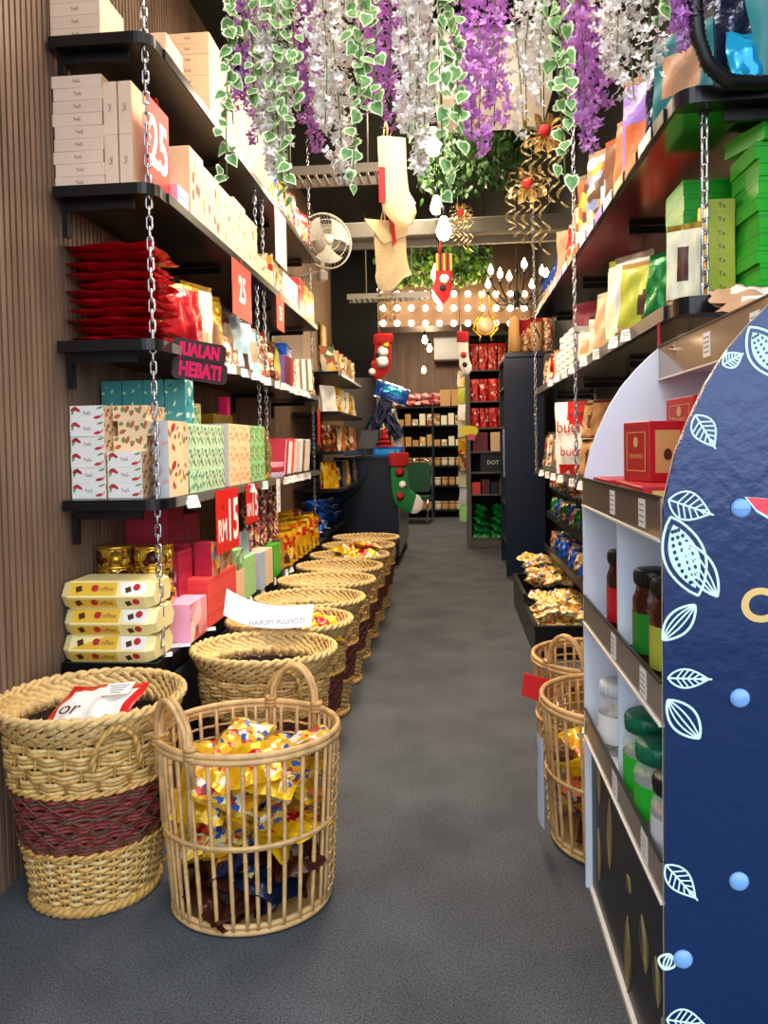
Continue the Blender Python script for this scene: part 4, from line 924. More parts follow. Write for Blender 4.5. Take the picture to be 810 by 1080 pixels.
# printed line art on the street side: leaves, pods, seeds
def stroke(mb,pts,r=.0022,mat='art_line',y=-.0012):
    mb.tube([(x,y,z) for x,z in pts],r,4,mat,flat=.35,smooth=False)
def leaf(mb,x,z,ang,L,W,y=-.0012,mat='art_line',r=.0018,fill=None,n=5):
    c,s=math.cos(ang),math.sin(ang)
    def q(u,v): return (x+(u*c-v*s),z+(u*s+v*c))
    up=[q(L*t,W*math.sin(PI*t**.8)) for t in [i/10 for i in range(11)]]; dn=[q(L*t,-W*math.sin(PI*t**.8)) for t in [i/10 for i in range(11)]]
    if fill: mb.poly([(a,y*.6,b) for a,b in up+dn[::-1][1:-1]],fill)
    stroke(mb,up,r,mat,y); stroke(mb,dn,r,mat,y); stroke(mb,[q(0,0),q(L*1.08,0)],r,mat,y)
    for i in range(1,n+1):
        t=.08+i*.8/(n+1); e=t+.16; w=W*math.sin(PI*min(1,e)**.8)*.92
        for sg in(-1,1): stroke(mb,[q(L*t,0),q(L*e,sg*w)],r*.8,mat,y)
def pod(mb,x,z,ang,L,W,open_=True,mat='art_line',fillm='art_fill',bg='dark_print',y=-.0012,r=.0024):
    c,s=math.cos(ang),math.sin(ang)
    def q(u,v): return (x+(u*c-v*s),z+(u*s+v*c))
    out=[q(L*t,W*math.sin(PI*t)**.8) for t in [i/12 for i in range(13)]]; dn=[q(L*t,-W*math.sin(PI*t)**.8) for t in [i/12 for i in range(13)]]
    stroke(mb,out,r,mat,y); stroke(mb,dn,r,mat,y)
    if open_:
        a=[q(L*(.1+.8*t),W*.72*math.sin(PI*t)**.8) for t in [i/12 for i in range(13)]]; b=[q(L*(.1+.8*t),-W*.72*math.sin(PI*t)**.8) for t in [i/12 for i in range(13)]]
        mb.poly([(p,y*.7,v) for p,v in a+b[::-1][1:-1]],fillm)
        for i in range(9):
            t=.18+.08*i; wd=W*.72*math.sin(PI*(t-.1)/.8)**.8
            for j in (-.55,0,.55):
                u,v=q(L*t,wd*j); k=8; mb.poly([(u+L*.022*math.cos(2*PI*m_/k),y*1.05,v+L*.026*math.sin(2*PI*m_/k)) for m_ in range(k)],bg)
    else:
        for j in (-.5,-.1,.35): stroke(mb,[q(L*t,W*j*math.sin(PI*t)**.8) for t in [i/8 for i in range(9)]],r*.7,mat,y)
def onpanel(px,py): 
    p=at(px,py,Y=Yn); return p.x-SX,p.z
def px2(v): return v*1.42/F
for (px,py,ang,L,W) in [(705,527,-.35,45,15),(733,438,-1.05,38,12),(762,385,-.7+1.2,22,8),(704,715,-.02,42,10),(702,912,-.85,46,12),(703,1075,-.1,40,14)]:
    x,z=onpanel(px,py); leaf(mb,x,z,ang,px2(L),px2(W))
for (px,py,ang,L,W,op) in [(707,545,-1.25,88,21,True),(722,572,-1.05,66,13,False),(790,345,-1.0,64,18,True),(733,638,-2.3,50,12,False),(704,738,-.9,52,14,False),(700,1022,1.2,18,9,False)]:
    x,z=onpanel(px,py); 
    pod(mb,x,z,ang,px2(L),px2(W),op,bg='blue_panel')
# gold lettering and the pink and cyan flourish
x,z=onpanel(800,640); mb.text('Ca',.088,'gold_ink',Matrix.Translation((x+.016,-.0014,z))@FY,bold=.03)
x,z=onpanel(785,524)
for sc_,mt,y in ((1,'art_line',-.001),(.78,'art_pink',-.0016)): mb.poly([(x+px2(dx)*sc_+(1-sc_)*.02,y,z+px2(dz)*sc_+(1-sc_)*-.004) for dx,dz in [(0,0),(12,-16),(28,-26),(48,-22),(60,0),(40,-4),(24,-2)]],mt)
P('near_side_panel',mb,o)
for px,py in ((781,536),(780,736),(779,929),(720,1011)):
    x,z=onpanel(px,py); c=MB(); c.lathe([(.0185,0),(.0185,.002),(.014,.006),(.001,.0075)],24,'cap_clear',TR((x,-.001,z),(PI/2,0,0))); c.box((x,-.0085,z),(.026,.001,.003),'cap_clear',TR((0,0,0))); P('screw_cap',c,o)
mb=MB(); D=Yf-Yn; mb.prism(ap,D-.016,D,'y','white_laminate'); P('far_side_panel',mb,o)
mb=MB(); mb.box((SB-SX-.01,D/2,.88),(.015,D-.034,1.74),'white_laminate'); P('back_panel',mb,o)
for zz,x0 in ((.955,.30),(.62,.30),(1.28,.30)): 
    pass
mb=MB(); mb.box((.295,D*.46,.93),(.012,.012,.0),'white_laminate') if 0 else None
shz=[.51,.865,1.228,1.615]; sx0=[.006,.006,.006,.237]
for z,x0,nm in zip(shz,sx0,('lower','second','third','top')):
    mb=MB(); mb.box(((x0+SB-SX-.02)/2,D/2,z),(SB-SX-.02-x0,D-.034,.016),'white_laminate'); P('shelf_board',mb,o)
    mb=MB(); hh=.085 if z<1.5 else .1
    mb.box((x0-.004,D/2,z+.02),(.003,D-.034,hh),'strip_brown'); mb.box((x0-.005,D/2,z+.02+hh/2),(.008,D-.034,.004),'edge_black'); mb.box((x0-.006,D/2,z+.02-hh/2),(.008,D-.034,.005),'white_plastic')
    pr_=P('price_rail',mb,o,label='clear brown price rail')
    for q in (.16,.5):
        mb=MB(); mb.box((x0-.0065,.016+q*(D-.034),z+.02),(.001,.05,.06),'white_paper'); [mb.box((x0-.0073,.016+q*(D-.034),z+.038-.012*t),(.0006,.036,.003),'price_ink') for t in range(4)]; P('price_label',mb,pr_)
mb=MB(); mb.box((.32,D/2,.25),(.6,D-.034,.49),'dark_print')
def sx(mb,pts,r=.002,m_='art_gold'): mb.tube([(.0185,a,b) for a,b in pts],r,4,m_,flat=.3,smooth=False)
def oneleaf(y,z,ang,L,W):
    c,s=math.cos(ang),math.sin(ang)
    for sg in (-1,-.5,0,.5,1): sx(mb,[(y+L*t*c-sg*W*math.sin(PI*t)*s,z+L*t*s+sg*W*math.sin(PI*t)*c) for t in [i/8 for i in range(9)]])
for a in [(.74,.33,1.5,.13,.03),(.6,.22,1.6,.2,.03),(.36,.3,.4,.05,.02),(.22,.2,1.3,.12,.04),(.12,.2,1.4,.1,.03),(.08,.02,1.5,.18,.03),(.75,.1,1.5,.15,.02),(.4,-.0+.02,1.6,.2,.04)]: oneleaf(*a)
mb.box((.018,D/2,.008),(.02,D-.03,.016),'white_plastic'); P('base_box',mb,o)
mb=MB(); mb.box((.28,D*.52,.69),(.53,.012,.32),'white_laminate'); mb.box((.28,D*.52,1.05),(.53,.012,.33),'white_laminate'); P('divider',mb,o)
# things on the stand's shelves
def W(x,y,z): return (SX+x,Yn+y,z)
t3=shz[2]+.0085
def tira(w,d,h): 
    b=pbox(w,d,h,'tiramisu_red',bev=.002); e=d/2
    # thin gold frames and lettering on the faces turned to the aisle (-x) and to the street (-y)
    for s in ((-1,'x'),(1,'y')):
        if s[1]=='x':
            for (yy,zz,a,c) in ((0,h*.18,d*.7,.002),(0,h*.82,d*.7,.002),(-d*.35,h/2,.002,h*.64),(d*.35,h/2,.002,h*.64)): b.box((-w/2-.0006,yy,zz),(.0006,a,c),'gold_ink')
            b.text('TIRAMISU',min(d*.13,h*.3),'gold_ink',Matrix.Translation((-w/2-.001,0,h*.42))@FXN); 
            b.poly([(-w/2-.001,.018*math.cos(k*PI/4)*min(1,d/.2),h*.66+.014*math.sin(k*PI/4)*min(1,h/.1)) for k in range(8)],'gold_ink')
        else:
            b.poly([(x_,-d/2-.0006,z_) for x_,z_ in ((-w*.34,h*.15),(w*.34,h*.15),(w*.34,h*.85),(-w*.34,h*.85))],'gold_ink')
            b.poly([(w*.12*math.cos(k*PI/5),-d/2-.0009,h*.45+h*.1*math.sin(k*PI/5)) for k in range(10)],'choc')
    return b
T('chocolate_carton',tira(.15,.2,.062),'red gold lettered box lying flat on the display stand, left','box',W(.09,.66,t3),(0,0,.02))
T('chocolate_carton',tira(.14,.3,.062),'red gold lettered box lying flat at the near end of the stand shelf','box',W(.095,.38,t3),(0,0,-.03))
T('chocolate_carton',tira(.10,.12,.15),'red box with gold label standing upright on the flat red boxes','box',W(.11,.47,t3+.0625),(0,0,.3))
T('chocolate_carton',tira(.17,.2,.17),'larger plain red box behind the upright red box on the stand','box',W(.28,.56,t3),(0,0,0))
T('chocolate_carton',tira(.17,.2,.105),'plain red box on top of the larger red box on the stand','box',W(.28,.55,t3+.1703),(0,0,.05))
T('chocolate_carton',tira(.17,.22,.22),'tall red box standing toward the near end behind the flat boxes','box',W(.30,.28,t3),(0,0,0))
def jar(r,h,body,lid,label,nm,loc,fill=None,lidh=.03,lr=.92,cat='jar',labm=None,sq=False):
    o=T('jar',None,nm,cat,loc); seg=20
    mb=MB(); mb.lathe([(r*.9,0),(r,.006),(r,h*.8),(r*.85,h*.9),(r*.8,h)],seg,body); jb=P('jar_body',mb,o)
    mb=MB(); mb.lathe([(r*lr,h-.004),(r*lr,h+lidh-.004),(r*(lr-.06),h+lidh)],seg,lid); 
    for k in range(seg): a=2*PI*k/seg; mb.box((r*lr*math.cos(a),r*lr*math.sin(a),h+lidh/2-.003),(.003,.003,lidh*.7),lid)
    P('lid',mb,o)
    if labm:
        mb=MB(); mb.lathe([(r*1.012,h*.2),(r*1.012,h*.66)],seg,labm,caps=False); 
        P('label',mb,jb)
    if fill and body in('glass','clear_film'):
        mb=MB(); rn=random.Random(len(nm))
        for q in range(46):
            a=rn.uniform(0,6.28); rr=r*.72*math.sqrt(rn.random()); z=.012+rn.random()*h*.72
            mb.lathe([(0,-.011),(.01,-.006),(.012,0),(.01,.006),(0,.011)],7,fill,TR((rr*math.cos(a),rr*math.sin(a),z),(rn.random()*3,rn.random()*3,0)),caps=False)
        P('nuts',mb,jb)
    return o
t1=shz[0]+.0085; t2=shz[1]+.0085
jar(.055,.17,'clear_film','lid_white',None,'clear jar of pale nuts with white lid on the stand',W(.062,.68,t1),'pale_nut',labm='white_paper')
jar(.062,.16,'clear_film','lid_green',None,'clear jar of green nuts with dark green lid, nearer',W(.068,.26,t1),'olive',lidh=.035,labm='green_box')
jar(.062,.18,'clear_film','lid_green',None,'clear jar of green nuts with dark green lid, farther',W(.072,.385,t1),'olive',lidh=.035,labm='green_box')
jar(.058,.15,'clear_film','lid_black',None,'jar with black lid at the near end of the lower stand shelf',W(.065,.12,t1),'nut',labm='grey_box')
jar(.06,.19,'brown_foil','lid_black',None,'dark jar behind the green lidded jars on the stand',W(.2,.36,t1),None)
jar(.05,.2,'brown_foil','lid_black',None,'dark square jar with black lid and green label on the second stand shelf',W(.065,.30,t2),None,labm='green_box_dark')
jar(.05,.2,'brown_foil','lid_black',None,'dark jar with black lid at the near end beside the green labelled jar',W(.07,.17,t2),None,labm='pouch_green')
jar(.045,.2,'brown_foil','lid_black',None,'dark jar with black lid and red label on second stand shelf',W(.062,.60,t2),None,labm='tiramisu_red')
jar(.045,.2,'brown_foil','lid_black',None,'dark jar with red label partly hidden by the stand divider',W(.075,.505,t2),None,labm='tiramisu_red')
for i in range(4):
    T('chocolate_pack',pillow(.22,.2,.05,500+i,banded('pouch_tan','brown_foil',win='white_box',wu=(-.6,.6),wv=(.3,.7))),f'brown crinkled pack on top of the display stand, {["lowest","second","third","topmost"][i]}','bag',W(.36+.012*i,.36+.07*i,shz[3]+.03+.035*i),(-1.2,.1,-.9+.2*i))
T('chocolate_pack',pillow(.2,.18,.05,510,banded('brown_foil','pouch_tan',None)),'dark brown crinkled pack at the left of the stand top','bag',W(.3,.66,shz[3]+.03),(-1.35,.1,-.4))
for i in range(2): T('chocolate_pack',pbox(.2,.16,.07,'peach_box',left='pouch_tan',front='cream_box'),f'pale tan box under the brown packs on the stand top, {["nearer","farther"][i]}','box',W(.45,.14+.3*i,shz[3]+.0085))
# ---- middle right shelf (R2): green boxes, pouches
g2=pbox(.165,.2,.05,'green_box',lid='green_box_dark',left='green_box').mesh('green_gift_box'); zr=SR[1]+.0003
for k in range(9): T('green_box',g2,f'bright green box in the tall near stack on the right shelf, {from_top(8-k)}','box',(.98+.006*math.sin(k*2.2),2.36,zr+k*.0503),(0,0,.02*math.sin(k*3)),'bright green boxes')
T('green_box',g2,'bright green box tilted open on top of the tall green stack','box',(.97,2.36,zr+.463),(.07,-.05,.2))
for k in range(9): T('green_box',g2,f'bright green box in the farther stack behind the right chain, {from_top(8-k)}','box',(.862,2.66,zr+k*.0503),(0,0,.015*math.sin(k*2)),'bright green boxes')
for k in range(8): T('yellow_box',pbox(.08,.1,.042,'yellow_foil',front='pouch_green',ft='Te',fts=.5),f'small yellow box in the narrow stack between green stacks, {from_top(7-k)}','box',(.848,2.46,zr+k*.0423),(0,0,.02*math.sin(k)),'small yellow boxes')
for i,(x,y,w_,h_,mf,lab,rz) in enumerate([
 (.72,2.36,.1,.25,banded('pouch_cream','gold_foil',panel='choc',pu=(-.3,.3),pv=(.3,.7)),'cream pouch with dark lettering behind the right chain',-.5),
 (.715,2.56,.12,.22,banded('green_foil',None),'green pouch edge behind the cream pouch on right shelf',-.8),
 (.725,2.84,.2,.26,banded('pouch_green','gold_ink',spot='choc',sc=(.2,.35),sr=.45),'olive yellow pouch with dark beans on the right shelf',-.75),
 (.735,3.0,.18,.32,banded('grey_box','silver_foil',spot='choc',sc=(-.1,.3),sr=.35),'tall grey pouch behind the olive pouch on right shelf',-.9),
 (.74,3.2,.2,.36,banded('pouch_cream','pouch_green',spot='rose_box',sc=(0,.25),sr=.3),'tall pale green pouch with curled top on right shelf',-.95),
 (.73,3.5,.17,.28,banded('pouch_tan','pouch_cream'),'tan pouch with curled top on the right shelf',-1.1),
 (.76,3.68,.17,.2,banded('pouch_cream','box_green_print'),'cream pouch beside the tan pouch on the right shelf',-.5),
 (.74,3.98,.16,.18,banded('pouch_cream',None,'pouch_tan'),'small cream pouch past the middle right chain',-.9)]):
    T('snack_pouch',pouch(w_,h_,.08,600+i,mf),lab,'bag',(x,y,zr+.001),(0,0,rz))
slim=pbox(.12,.14,.03,'white_box',left='white_box',front='grey_box').mesh('slim_white_box')
for i in range(4):
    for k in range(6-(i==3)*2): T('slim_white_box',slim,f'flat white box past the right chain, stack {NTH[i]} from street, {from_top(5-(i==3)*2-k)}','box',(.735,4.2+.17*i,zr+k*.0385),(0,.0,.1),'flat white box stacks')
T('snack_sack',pillow(.5,.42,.2,640,banded('pouch_maroon')),'large maroon sack under the top right shelf','bag',(.9,4.4,zr+.002),(0,0,-.9))
T('snack_sack',pillow(.4,.32,.18,641,banded('pouch_maroon')),'smaller maroon sack farther along the right shelf','bag',(.9,5.2,zr+.002),(0,0,-1.0))
for i in range(4): T('snack_pouch',pouch(.15,.2,.07,650+i,banded(['pouch_tan','bag_redprint','pouch_cream','candy_mix'][i])),f'{["tan","red","cream","patterned"][i]} pouch at the far end of the middle right shelf','bag',(.74,4.95+.2*i,zr+.001),(0,0,-1.0))
# red packs put in for the red reflections under the top shelf
for i in range(3): T('snack_sack',pouch(.2,.3,.08,660+i,banded('bag_redprint' if i else 'red_bag')),f'red pack added for red reflections at the back of the right shelf, {NTH[i]} from street','bag',(1.0,3.25+.26*i,zr+.001),(0,0,-1.3))
# hanging red ribbon from the shelf
mb=MB(); mb.box((0,0,-.1),(.008,.002,.2),'ribbon_red'); T('ribbon',mb,'narrow red ribbon hanging below the right chain','ribbon',(.642,2.36,SR[1]-.045))
# ---- top right shelf (R1)
zt=SR[0]+.0003
for i,(y,w_,h_,mf,lab,rz) in enumerate([
 (2.42,.2,.3,banded('pouch_teal','silver_foil',panel='pouch_tan'),'teal and silver pouch at street end of topmost right shelf',-.8),
 (2.62,.2,.36,banded('navy_foil','pouch_teal'),'dark teal pouch with curled top on topmost right shelf',-1.15),
 (2.82,.22,.36,banded('pouch_purple','pouch_tan','pouch_orange',(-.8,.3),(.08,.5)),'purple and tan pouch on topmost right shelf',-.75),
 (3.04,.2,.3,banded('pouch_orange','pouch_tan'),'orange brown pouch beside the purple pouch',-1.0),
 (3.24,.2,.3,banded('pouch_brown','pouch_orange'),'dark rust pouch beside the orange brown pouch',-1.0),
 (3.5,.25,.36,banded('pouch_scene','pouch_tan',spot='pale_blue',sc=(.1,.4),sr=.4),'large printed travel pouch with blue oval on topmost right shelf',-.8),
 (3.76,.24,.34,banded('pouch_scene','silver_foil'),'large printed pouch behind the one with blue oval',-.85),
 (4.05,.22,.3,banded('mixed_goods','gold_foil'),'mixed printed pouch past the middle right chain on top',-.9),
 (4.3,.2,.26,banded('bag_redprint','pouch_cream'),'red and cream pouch on topmost right shelf, far half',-.9),
 (4.55,.2,.28,banded('pouch_tan','pouch_cream'),'tan pouch leaning on topmost right shelf, far half',-.6)]):
    T('snack_pouch',pouch(w_,h_,.08,700+i,mf),lab,'bag',(.745,y,zt+.001),(0,0,rz))
for i in range(7): T('snack_pouch',pouch(.12,.2,.06,720+i,banded('pouch_tan','blue_foil','blue_foil',(-1,1),(.6,.93))),f'tan packet with bright blue top on topmost right shelf, {NTH[i]} from street','bag',(.73,4.75+.13*i,zt+.001),(0,0,-1.0),'blue topped packets')
T('cyan_pack',pillow(.16,.2,.08,730,banded('cyan_foil')),'crumpled bright cyan foil pack above the right shelf end','bag',(.90,2.26,zt+.003),(-.2,0,.2)); T('dark_pack',pillow(.2,.42,.1,733,banded('pouch_teal','navy_foil')),'teal and dark pack leaning at the right end of topmost shelf','bag',(1.0,2.26,zt+.002),(0,-.15,.1)); T('dark_pack',pillow(.26,.5,.12,731,banded('navy_foil','pouch_teal')),'dark teal pack behind the cyan pack on the right','bag',(.94,2.42,zt+.002),(0,0,-.2))
mb=MB(); pts=[at(733,-30,Y=2.1),at(733,5,Y=2.1),at(736,40,Y=2.1),at(746,68,Y=2.11),at(768,86,Y=2.13),at(800,88,Y=2.15),at(850,84,Y=2.18)]
pp=[]
for i in range(len(pts)-1):
    for k in range(10): pp.append(pts[i].lerp(pts[i+1],k/10))
for _ in range(3): pp=[pp[0]]+[(pp[i-1]+pp[i]*2+pp[i+1])/4 for i in range(1,len(pp)-1)]+[pp[-1]]
pp=[Vector((p.x,p.y,p.z)) for p in pp]
mb.tube(pp,[.0215 if i%2 else .018 for i in range(len(pp))],10,'hose'); T('ribbed_hose',mb,'black ribbed hose looping over the street end of topmost right shelf','hose')
# ---- lower right shelf (R3) and goods below
zb=SR[2]+.0003
def bag3(y,w_,h_,mf,lab,x=.745,rz=-.95,z=zb,s=0,cat='bag',t=.08): return T('snack_bag',pouch(w_,h_,t,800+s,mf),lab,cat,(x,y,z+.001),(0,0,rz))
bag3(3.5,.17,.2,banded('kraft','card_brown',spot='choc',sc=(0,.5),sr=.5),'kraft paper bag with dark motif on lower right shelf, nearest',s=1)
bag3(3.75,.17,.2,banded('kraft','card_brown',spot='choc',sc=(0,.5),sr=.5),'kraft paper bag with dark motif on lower right shelf, second',s=2)
bag3(3.98,.17,.2,banded('kraft','card_brown',spot='choc',sc=(0,.5),sr=.5),'kraft paper bag with dark motif on lower right shelf, third',s=3)
T('snack_bag',pouch(.17,.19,.08,804,banded('kraft','card_brown',spot='choc',sr=.5)),'kraft paper bag stacked on the third kraft bag','bag',(.76,3.98,zb+.205),(0,0,-.95))
T('snack_bag',pouch(.17,.19,.08,805,banded('card_brown','pouch_maroon')),'brown paper bag stacked on the second kraft bag','bag',(.76,3.75,zb+.205),(0,0,-.95))
o=T('chocolate_bag',pillow(.32,.42,.06,810,banded('white_box',None,'white_box',win='bag_redprint',wu=(-.9,.9),wv=(.02,.12),spot='sale_red',sc=(0,.92),sr=.5)),'tall white bag with red trim and bueno lettering on lower right shelf','bag',(.73,4.36,zb+.002),(0,0,-.8))
mb=MB(); mb.text('bueno',.1,'felt_red',Matrix.Translation((0,-.036,.27))@FY@Matrix.Shear('XY',4,(0,0)) if 0 else Matrix.Translation((0,-.037,.27))@FY); P('lettering',mb,o,label='dark red lettering'); mb=MB(); mb.text('kinder',.045,'ink_dark',Matrix.Translation((.02,-.034,.345))@FY); P('lettering',mb,o,label='small black lettering'); mb=MB(); mb.text('bueno',.08,'felt_red',Matrix.Translation((0,-.036,.13))@FY); P('lettering',mb,o,label='dark red lettering')
for i in range(8): bag3(4.62+.14*i,.15,.22+.02*(i%3),banded(['silver_foil','snack_mix','pouch_cream','mixed_goods'][i%4],'silver_foil'),f'small {["silver","brown speckled","cream","mixed print"][i%4]} bag on the far half of lower right shelf, {NTH[i]}',s=20+i)

for z,ys,nm in ((SR[1],[2.75,2.95,3.3,3.6,3.95,4.2,4.5,4.8],'middle right shelf'),(SR[2],[3.4,3.7,4.0,4.4,4.7,5.0,5.3],'lower right shelf')):
    for i,y in enumerate(ys): T('price_tag',ptag,f'white price tag on the edge of the {nm}, {NTH[i]} from street','price tag',(RX-.012,y,z-.006),(-.2+.15*math.sin(i*4),0,-PI/2+.5),f'price tags on the {nm}')
strip_cols=['white_paper','pouch_orange','pouch_tan','white_paper','pouch_purple','white_paper']
for i in range(16):
    y=2.5+.19*i; T('price_tag',MB().box((0,0,0),(.002,.15,.04),strip_cols[i%6]),f'{["white","orange","tan","white","purple","white"][i%6]} shelf strip card on topmost right shelf, {NTH[i]} from street','price tag',(RX-.0105,y,SR[0]-.022),(0,0,0),'strip cards on the topmost right shelf')
# ================================================================== CRATES, COUNTER, BACK OF THE SHOP
def crate(x0,x1,y0,y1,h,lab):
    o=T('candy_crate',None,lab,'crate',((x0+x1)/2,(y0+y1)/2,.002)); w,d=x1-x0,y1-y0
    mb=MB()
    for sx_ in(-1,1): mb.box((sx_*(w/2-.008),0,h/2),(.016,d,h),'black_metal')
    for sy in(-1,1): mb.box((0,sy*(d/2-.008),h/2),(w-.034,.016,h),'black_metal')
    mb.box((0,0,.02),(w-.034,d-.034,.02),'black_metal'); P('crate_body',mb,o)
    mb=MB()
    for sx_ in(-1,1): mb.box((sx_*(w/2-.008),0,h+.008),(.034,d+.02,.016),'black_metal',bev=.003)
    for sy in(-1,1): mb.box((0,sy*(d/2-.008),h+.008),(w,.034,.016),'black_metal',bev=.003)
    P('rim',mb,o); return o
crate(.52,.98,4.82,5.55,.20,'black crate heaped with yellow candies, nearest on the right'); crate(.52,.98,5.55,6.45,.26,'black crate of candy bags just behind the nearest one')
cb=[(cpillow(.17,.14,.06,900,banded('candy_yellow','clear_film')),'pale yellow'),(cpillow(.17,.14,.06,901,banded('candy_yellow','candy_yellow')),'yellow'),(cpillow(.16,.13,.06,902,banded('candy_mix','silver_foil')),'multicoloured'),(cpillow(.17,.14,.06,903,banded('snack_mix','clear_film')),'brown mixed'),(cpillow(.18,.15,.06,904,banded('blue_foil','silver_foil')),'blue'),(cpillow(.17,.14,.06,905,banded('green_foil','silver_foil',win='candy_mix')),'green')]
rn=random.Random(31)
def pile(x0,x1,y0,y1,nx,ny,zf,ks,lab,grp,tl=.45,sc=1):
    n=0
    for i in range(nx):
        for j in range(ny):
            x=x0+(x1-x0)*(i+.5)/nx; y=y0+(y1-y0)*(j+.5)/ny; me,nm=cb[rn.choice(ks)]
            T('candy_bag',me,lab(nm,i,j),'bag',(x,y,zf(x,y)+rn.uniform(0,.02)),(-PI/2+rn.uniform(-tl,tl),rn.uniform(-tl,tl),rn.uniform(0,6.28)),grp,sc=sc); n+=1
pile(.57,.93,4.92,5.5,3,5,lambda x,y:.17,[0,1],lambda n,i,j:f'{n} candy bag bedded in the nearest black crate','candy bags in the nearest crate')
pile(.57,.93,4.92,5.5,3,5,lambda x,y:.235+.06*(y-4.95)/.55,[0,0,1,2],lambda n,i,j:f'{n} candy bag heaped on top of the nearest black crate','candy bags on the nearest crate')
pile(.58,.93,5.65,6.4,3,5,lambda x,y:.30+.12*(y-5.6)/.8,[1,3,2,0],lambda n,i,j:f'{n} candy bag heaped on the second black crate','candy bags on the second crate')
# sloping rack of sweets between the crates and the lower shelf
o=T('sweet_rack',None,'dark stepped rack of sweet bags below the lower right shelf','rack',(1.0,4.0,.002)); mb=MB()
for k,(z,x0) in enumerate([(.50,-.22),(.78,-.2),(1.0,-.16)]): mb=MB(); mb.box(((x0+.06)/2,.9,z),(.06-x0,2.9,.015),'black_metal'); mb.box((x0,.9,z+.025),(.01,2.9,.05),'black_metal'); P('tray',mb,o)
for y in (-.53,.9,2.33): mb=MB(); mb.box((.04,y,.56),(.03,.03,1.12),'black_metal'); P('post',mb,o)
for k,(z,ks) in enumerate([(.52,[4,3,4,2]),(.80,[4,5,3]),(1.02,[3,2,5])]):
    for j in range(14):
        me,nm=cb[ks[j%len(ks)]] ; y=3.6+.2*j
        T('candy_bag',me,f'{nm} sweet bag on {["lowest","middle","top"][k]} tray of the stepped rack, {NTH[j]} from street','bag',(.87+.01*(j%2),y,z+.075),(-.35+.1*math.sin(j*3),0,-1.0+.3*math.sin(j*2)),'sweet bags on the stepped rack',sc=1.05)
# ---- dark open cabinet on the right with rolls on top
o=T('dark_cabinet',None,'tall dark blue open cabinet standing at the right of the aisle','cabinet',(.57,7.7,.002)); H=2.3
for nm,c,d in (('side_panel',(.19,.02,H/2),(.38,.04,H-.05)),('side_panel',(.19,1.08,H/2),(.38,.04,H-.05)),('back_panel',(.37,.55,H/2),(.02,1.02,H-.05)),('top_panel',(.19,.55,H+.005),(.4,1.12,.05)),('plinth',(.21,.55,.06),(.32,1.03,.11))):
    mb=MB(); mb.box(c,d,'navy_cab',bev=.004); P(nm,mb,o)
for k in range(5): mb=MB(); mb.box((.17,.55,.32+.42*k),(.34,1.03,.02),'navy_cab'); P('inner_shelf',mb,o)
mb=MB(); mb.box((-.005,.03,H/2),(.03,.06,H-.04),'navy_cab',bev=.004); mb.box((-.02,.14,1.3),(.02,.02,.5),'chrome'); P('front_post',mb,o)
for i in range(5):
    for k in range(3): T('snack_pouch',yp[i%3],f'yellow pouch on dark cabinet shelf {["low","mid","high"][k]} level, {NTH[i]} from street','bag',(.72,7.85+.2*i,.345+.42*k),(0,0,-1.2),'pouches in the dark cabinet')
for i in range(4):
    mb=MB(); mb.lathe([(.03,0),(.062,.02),(.066,.16),(.064,.33),(.05,.37),(.012,.385)],16,'snack_mix' if i%2 else 'kraft'); 
    T('roll_pack',mb,f'upright golden brown roll pack on the dark cabinet, {NTH[i]} from left','pack',(.675+.11*i,7.78+.06*(i%2),2.335))
T('yellow_box',pbox(.1,.12,.3,'yellow_foil'),'yellow box standing on the cabinet left of the rolls','box',(.685,8.1,2.335)); 
# ---- grey display cabinet with red snack bags
gx,gy=.20,10.05; GW,GH,GD=.62,2.86,.45
o=T('grey_cabinet',None,'tall grey open cabinet of red snack bags at the aisle end','cabinet',(gx,gy,.002))
for nm,c,d in (('side_panel',(.03,GD/2,GH/2),(.06,GD,GH)),('side_panel',(GW-.0,GD/2,GH/2),(.04,GD,GH)),('top_panel',(GW/2,GD/2,GH+.02),(GW+.06,GD,.05)),('back_panel',(GW/2,GD-.01,GH/2),(GW-.1,.02,GH-.02)),('plinth',(GW/2,GD/2,.05),(GW-.1,GD-.04,.1))):
    mb=MB(); mb.box(c,d,'grey_frame' if nm!='back_panel' else 'black_matte',bev=.003 if nm!='back_panel' else 0); P(nm,mb,o)
gsh=[.13,.72,1.02,1.30,1.62,1.98,2.40]
for k,z in enumerate(gsh): mb=MB(); mb.box((GW/2,GD/2-.02,z-.01),(GW-.1,GD-.08,.02),'grey_frame'); P('shelf_board',mb,o)
rsn=[pouch(.128,.3,.09,950+s,banded('bag_redprint','red_bag',panel='red_bag',pu=(-.6,.6),pv=(.35,.65)),nu=8,nv=10).mesh('red_snack_bag') for s in range(2)]
for k,z in ((4,1.62),(5,1.98),(6,2.40)):
    for i in range(4): T('snack_bag',rsn[i%2],f'red snack bag on the grey cabinet, {["third","second","top"][k-4]} tier, {NTH[i]} from left','bag',(gx+.125+.125*i,gy+.12,z+.002),(0,0,.1*math.sin(i*3+k)),'red snack bags in the grey cabinet',sc=(.9,.9,[.9,1.0,1.2][k-4]))
for i in range(2):
    for k in range(3): T('gift_box',pbox(.2,.2,.085,['choc','kraft'][i] if 1 else '',front=['pouch_maroon','peach_box'][i]),f'{["dark brown","tan"][i]} box on the grey cabinet middle tier, {["lowest","middle","top"][k]}','box',(gx+.19+.24*i,gy+.14,1.302+k*.0855))
T('gift_box',pbox(.34,.15,.25,'dark_print',ft='DOT',fts=.3,ink='white_ink'),'black box with pale lettering on the grey cabinet','box',(gx+.36,gy+.16,1.022))
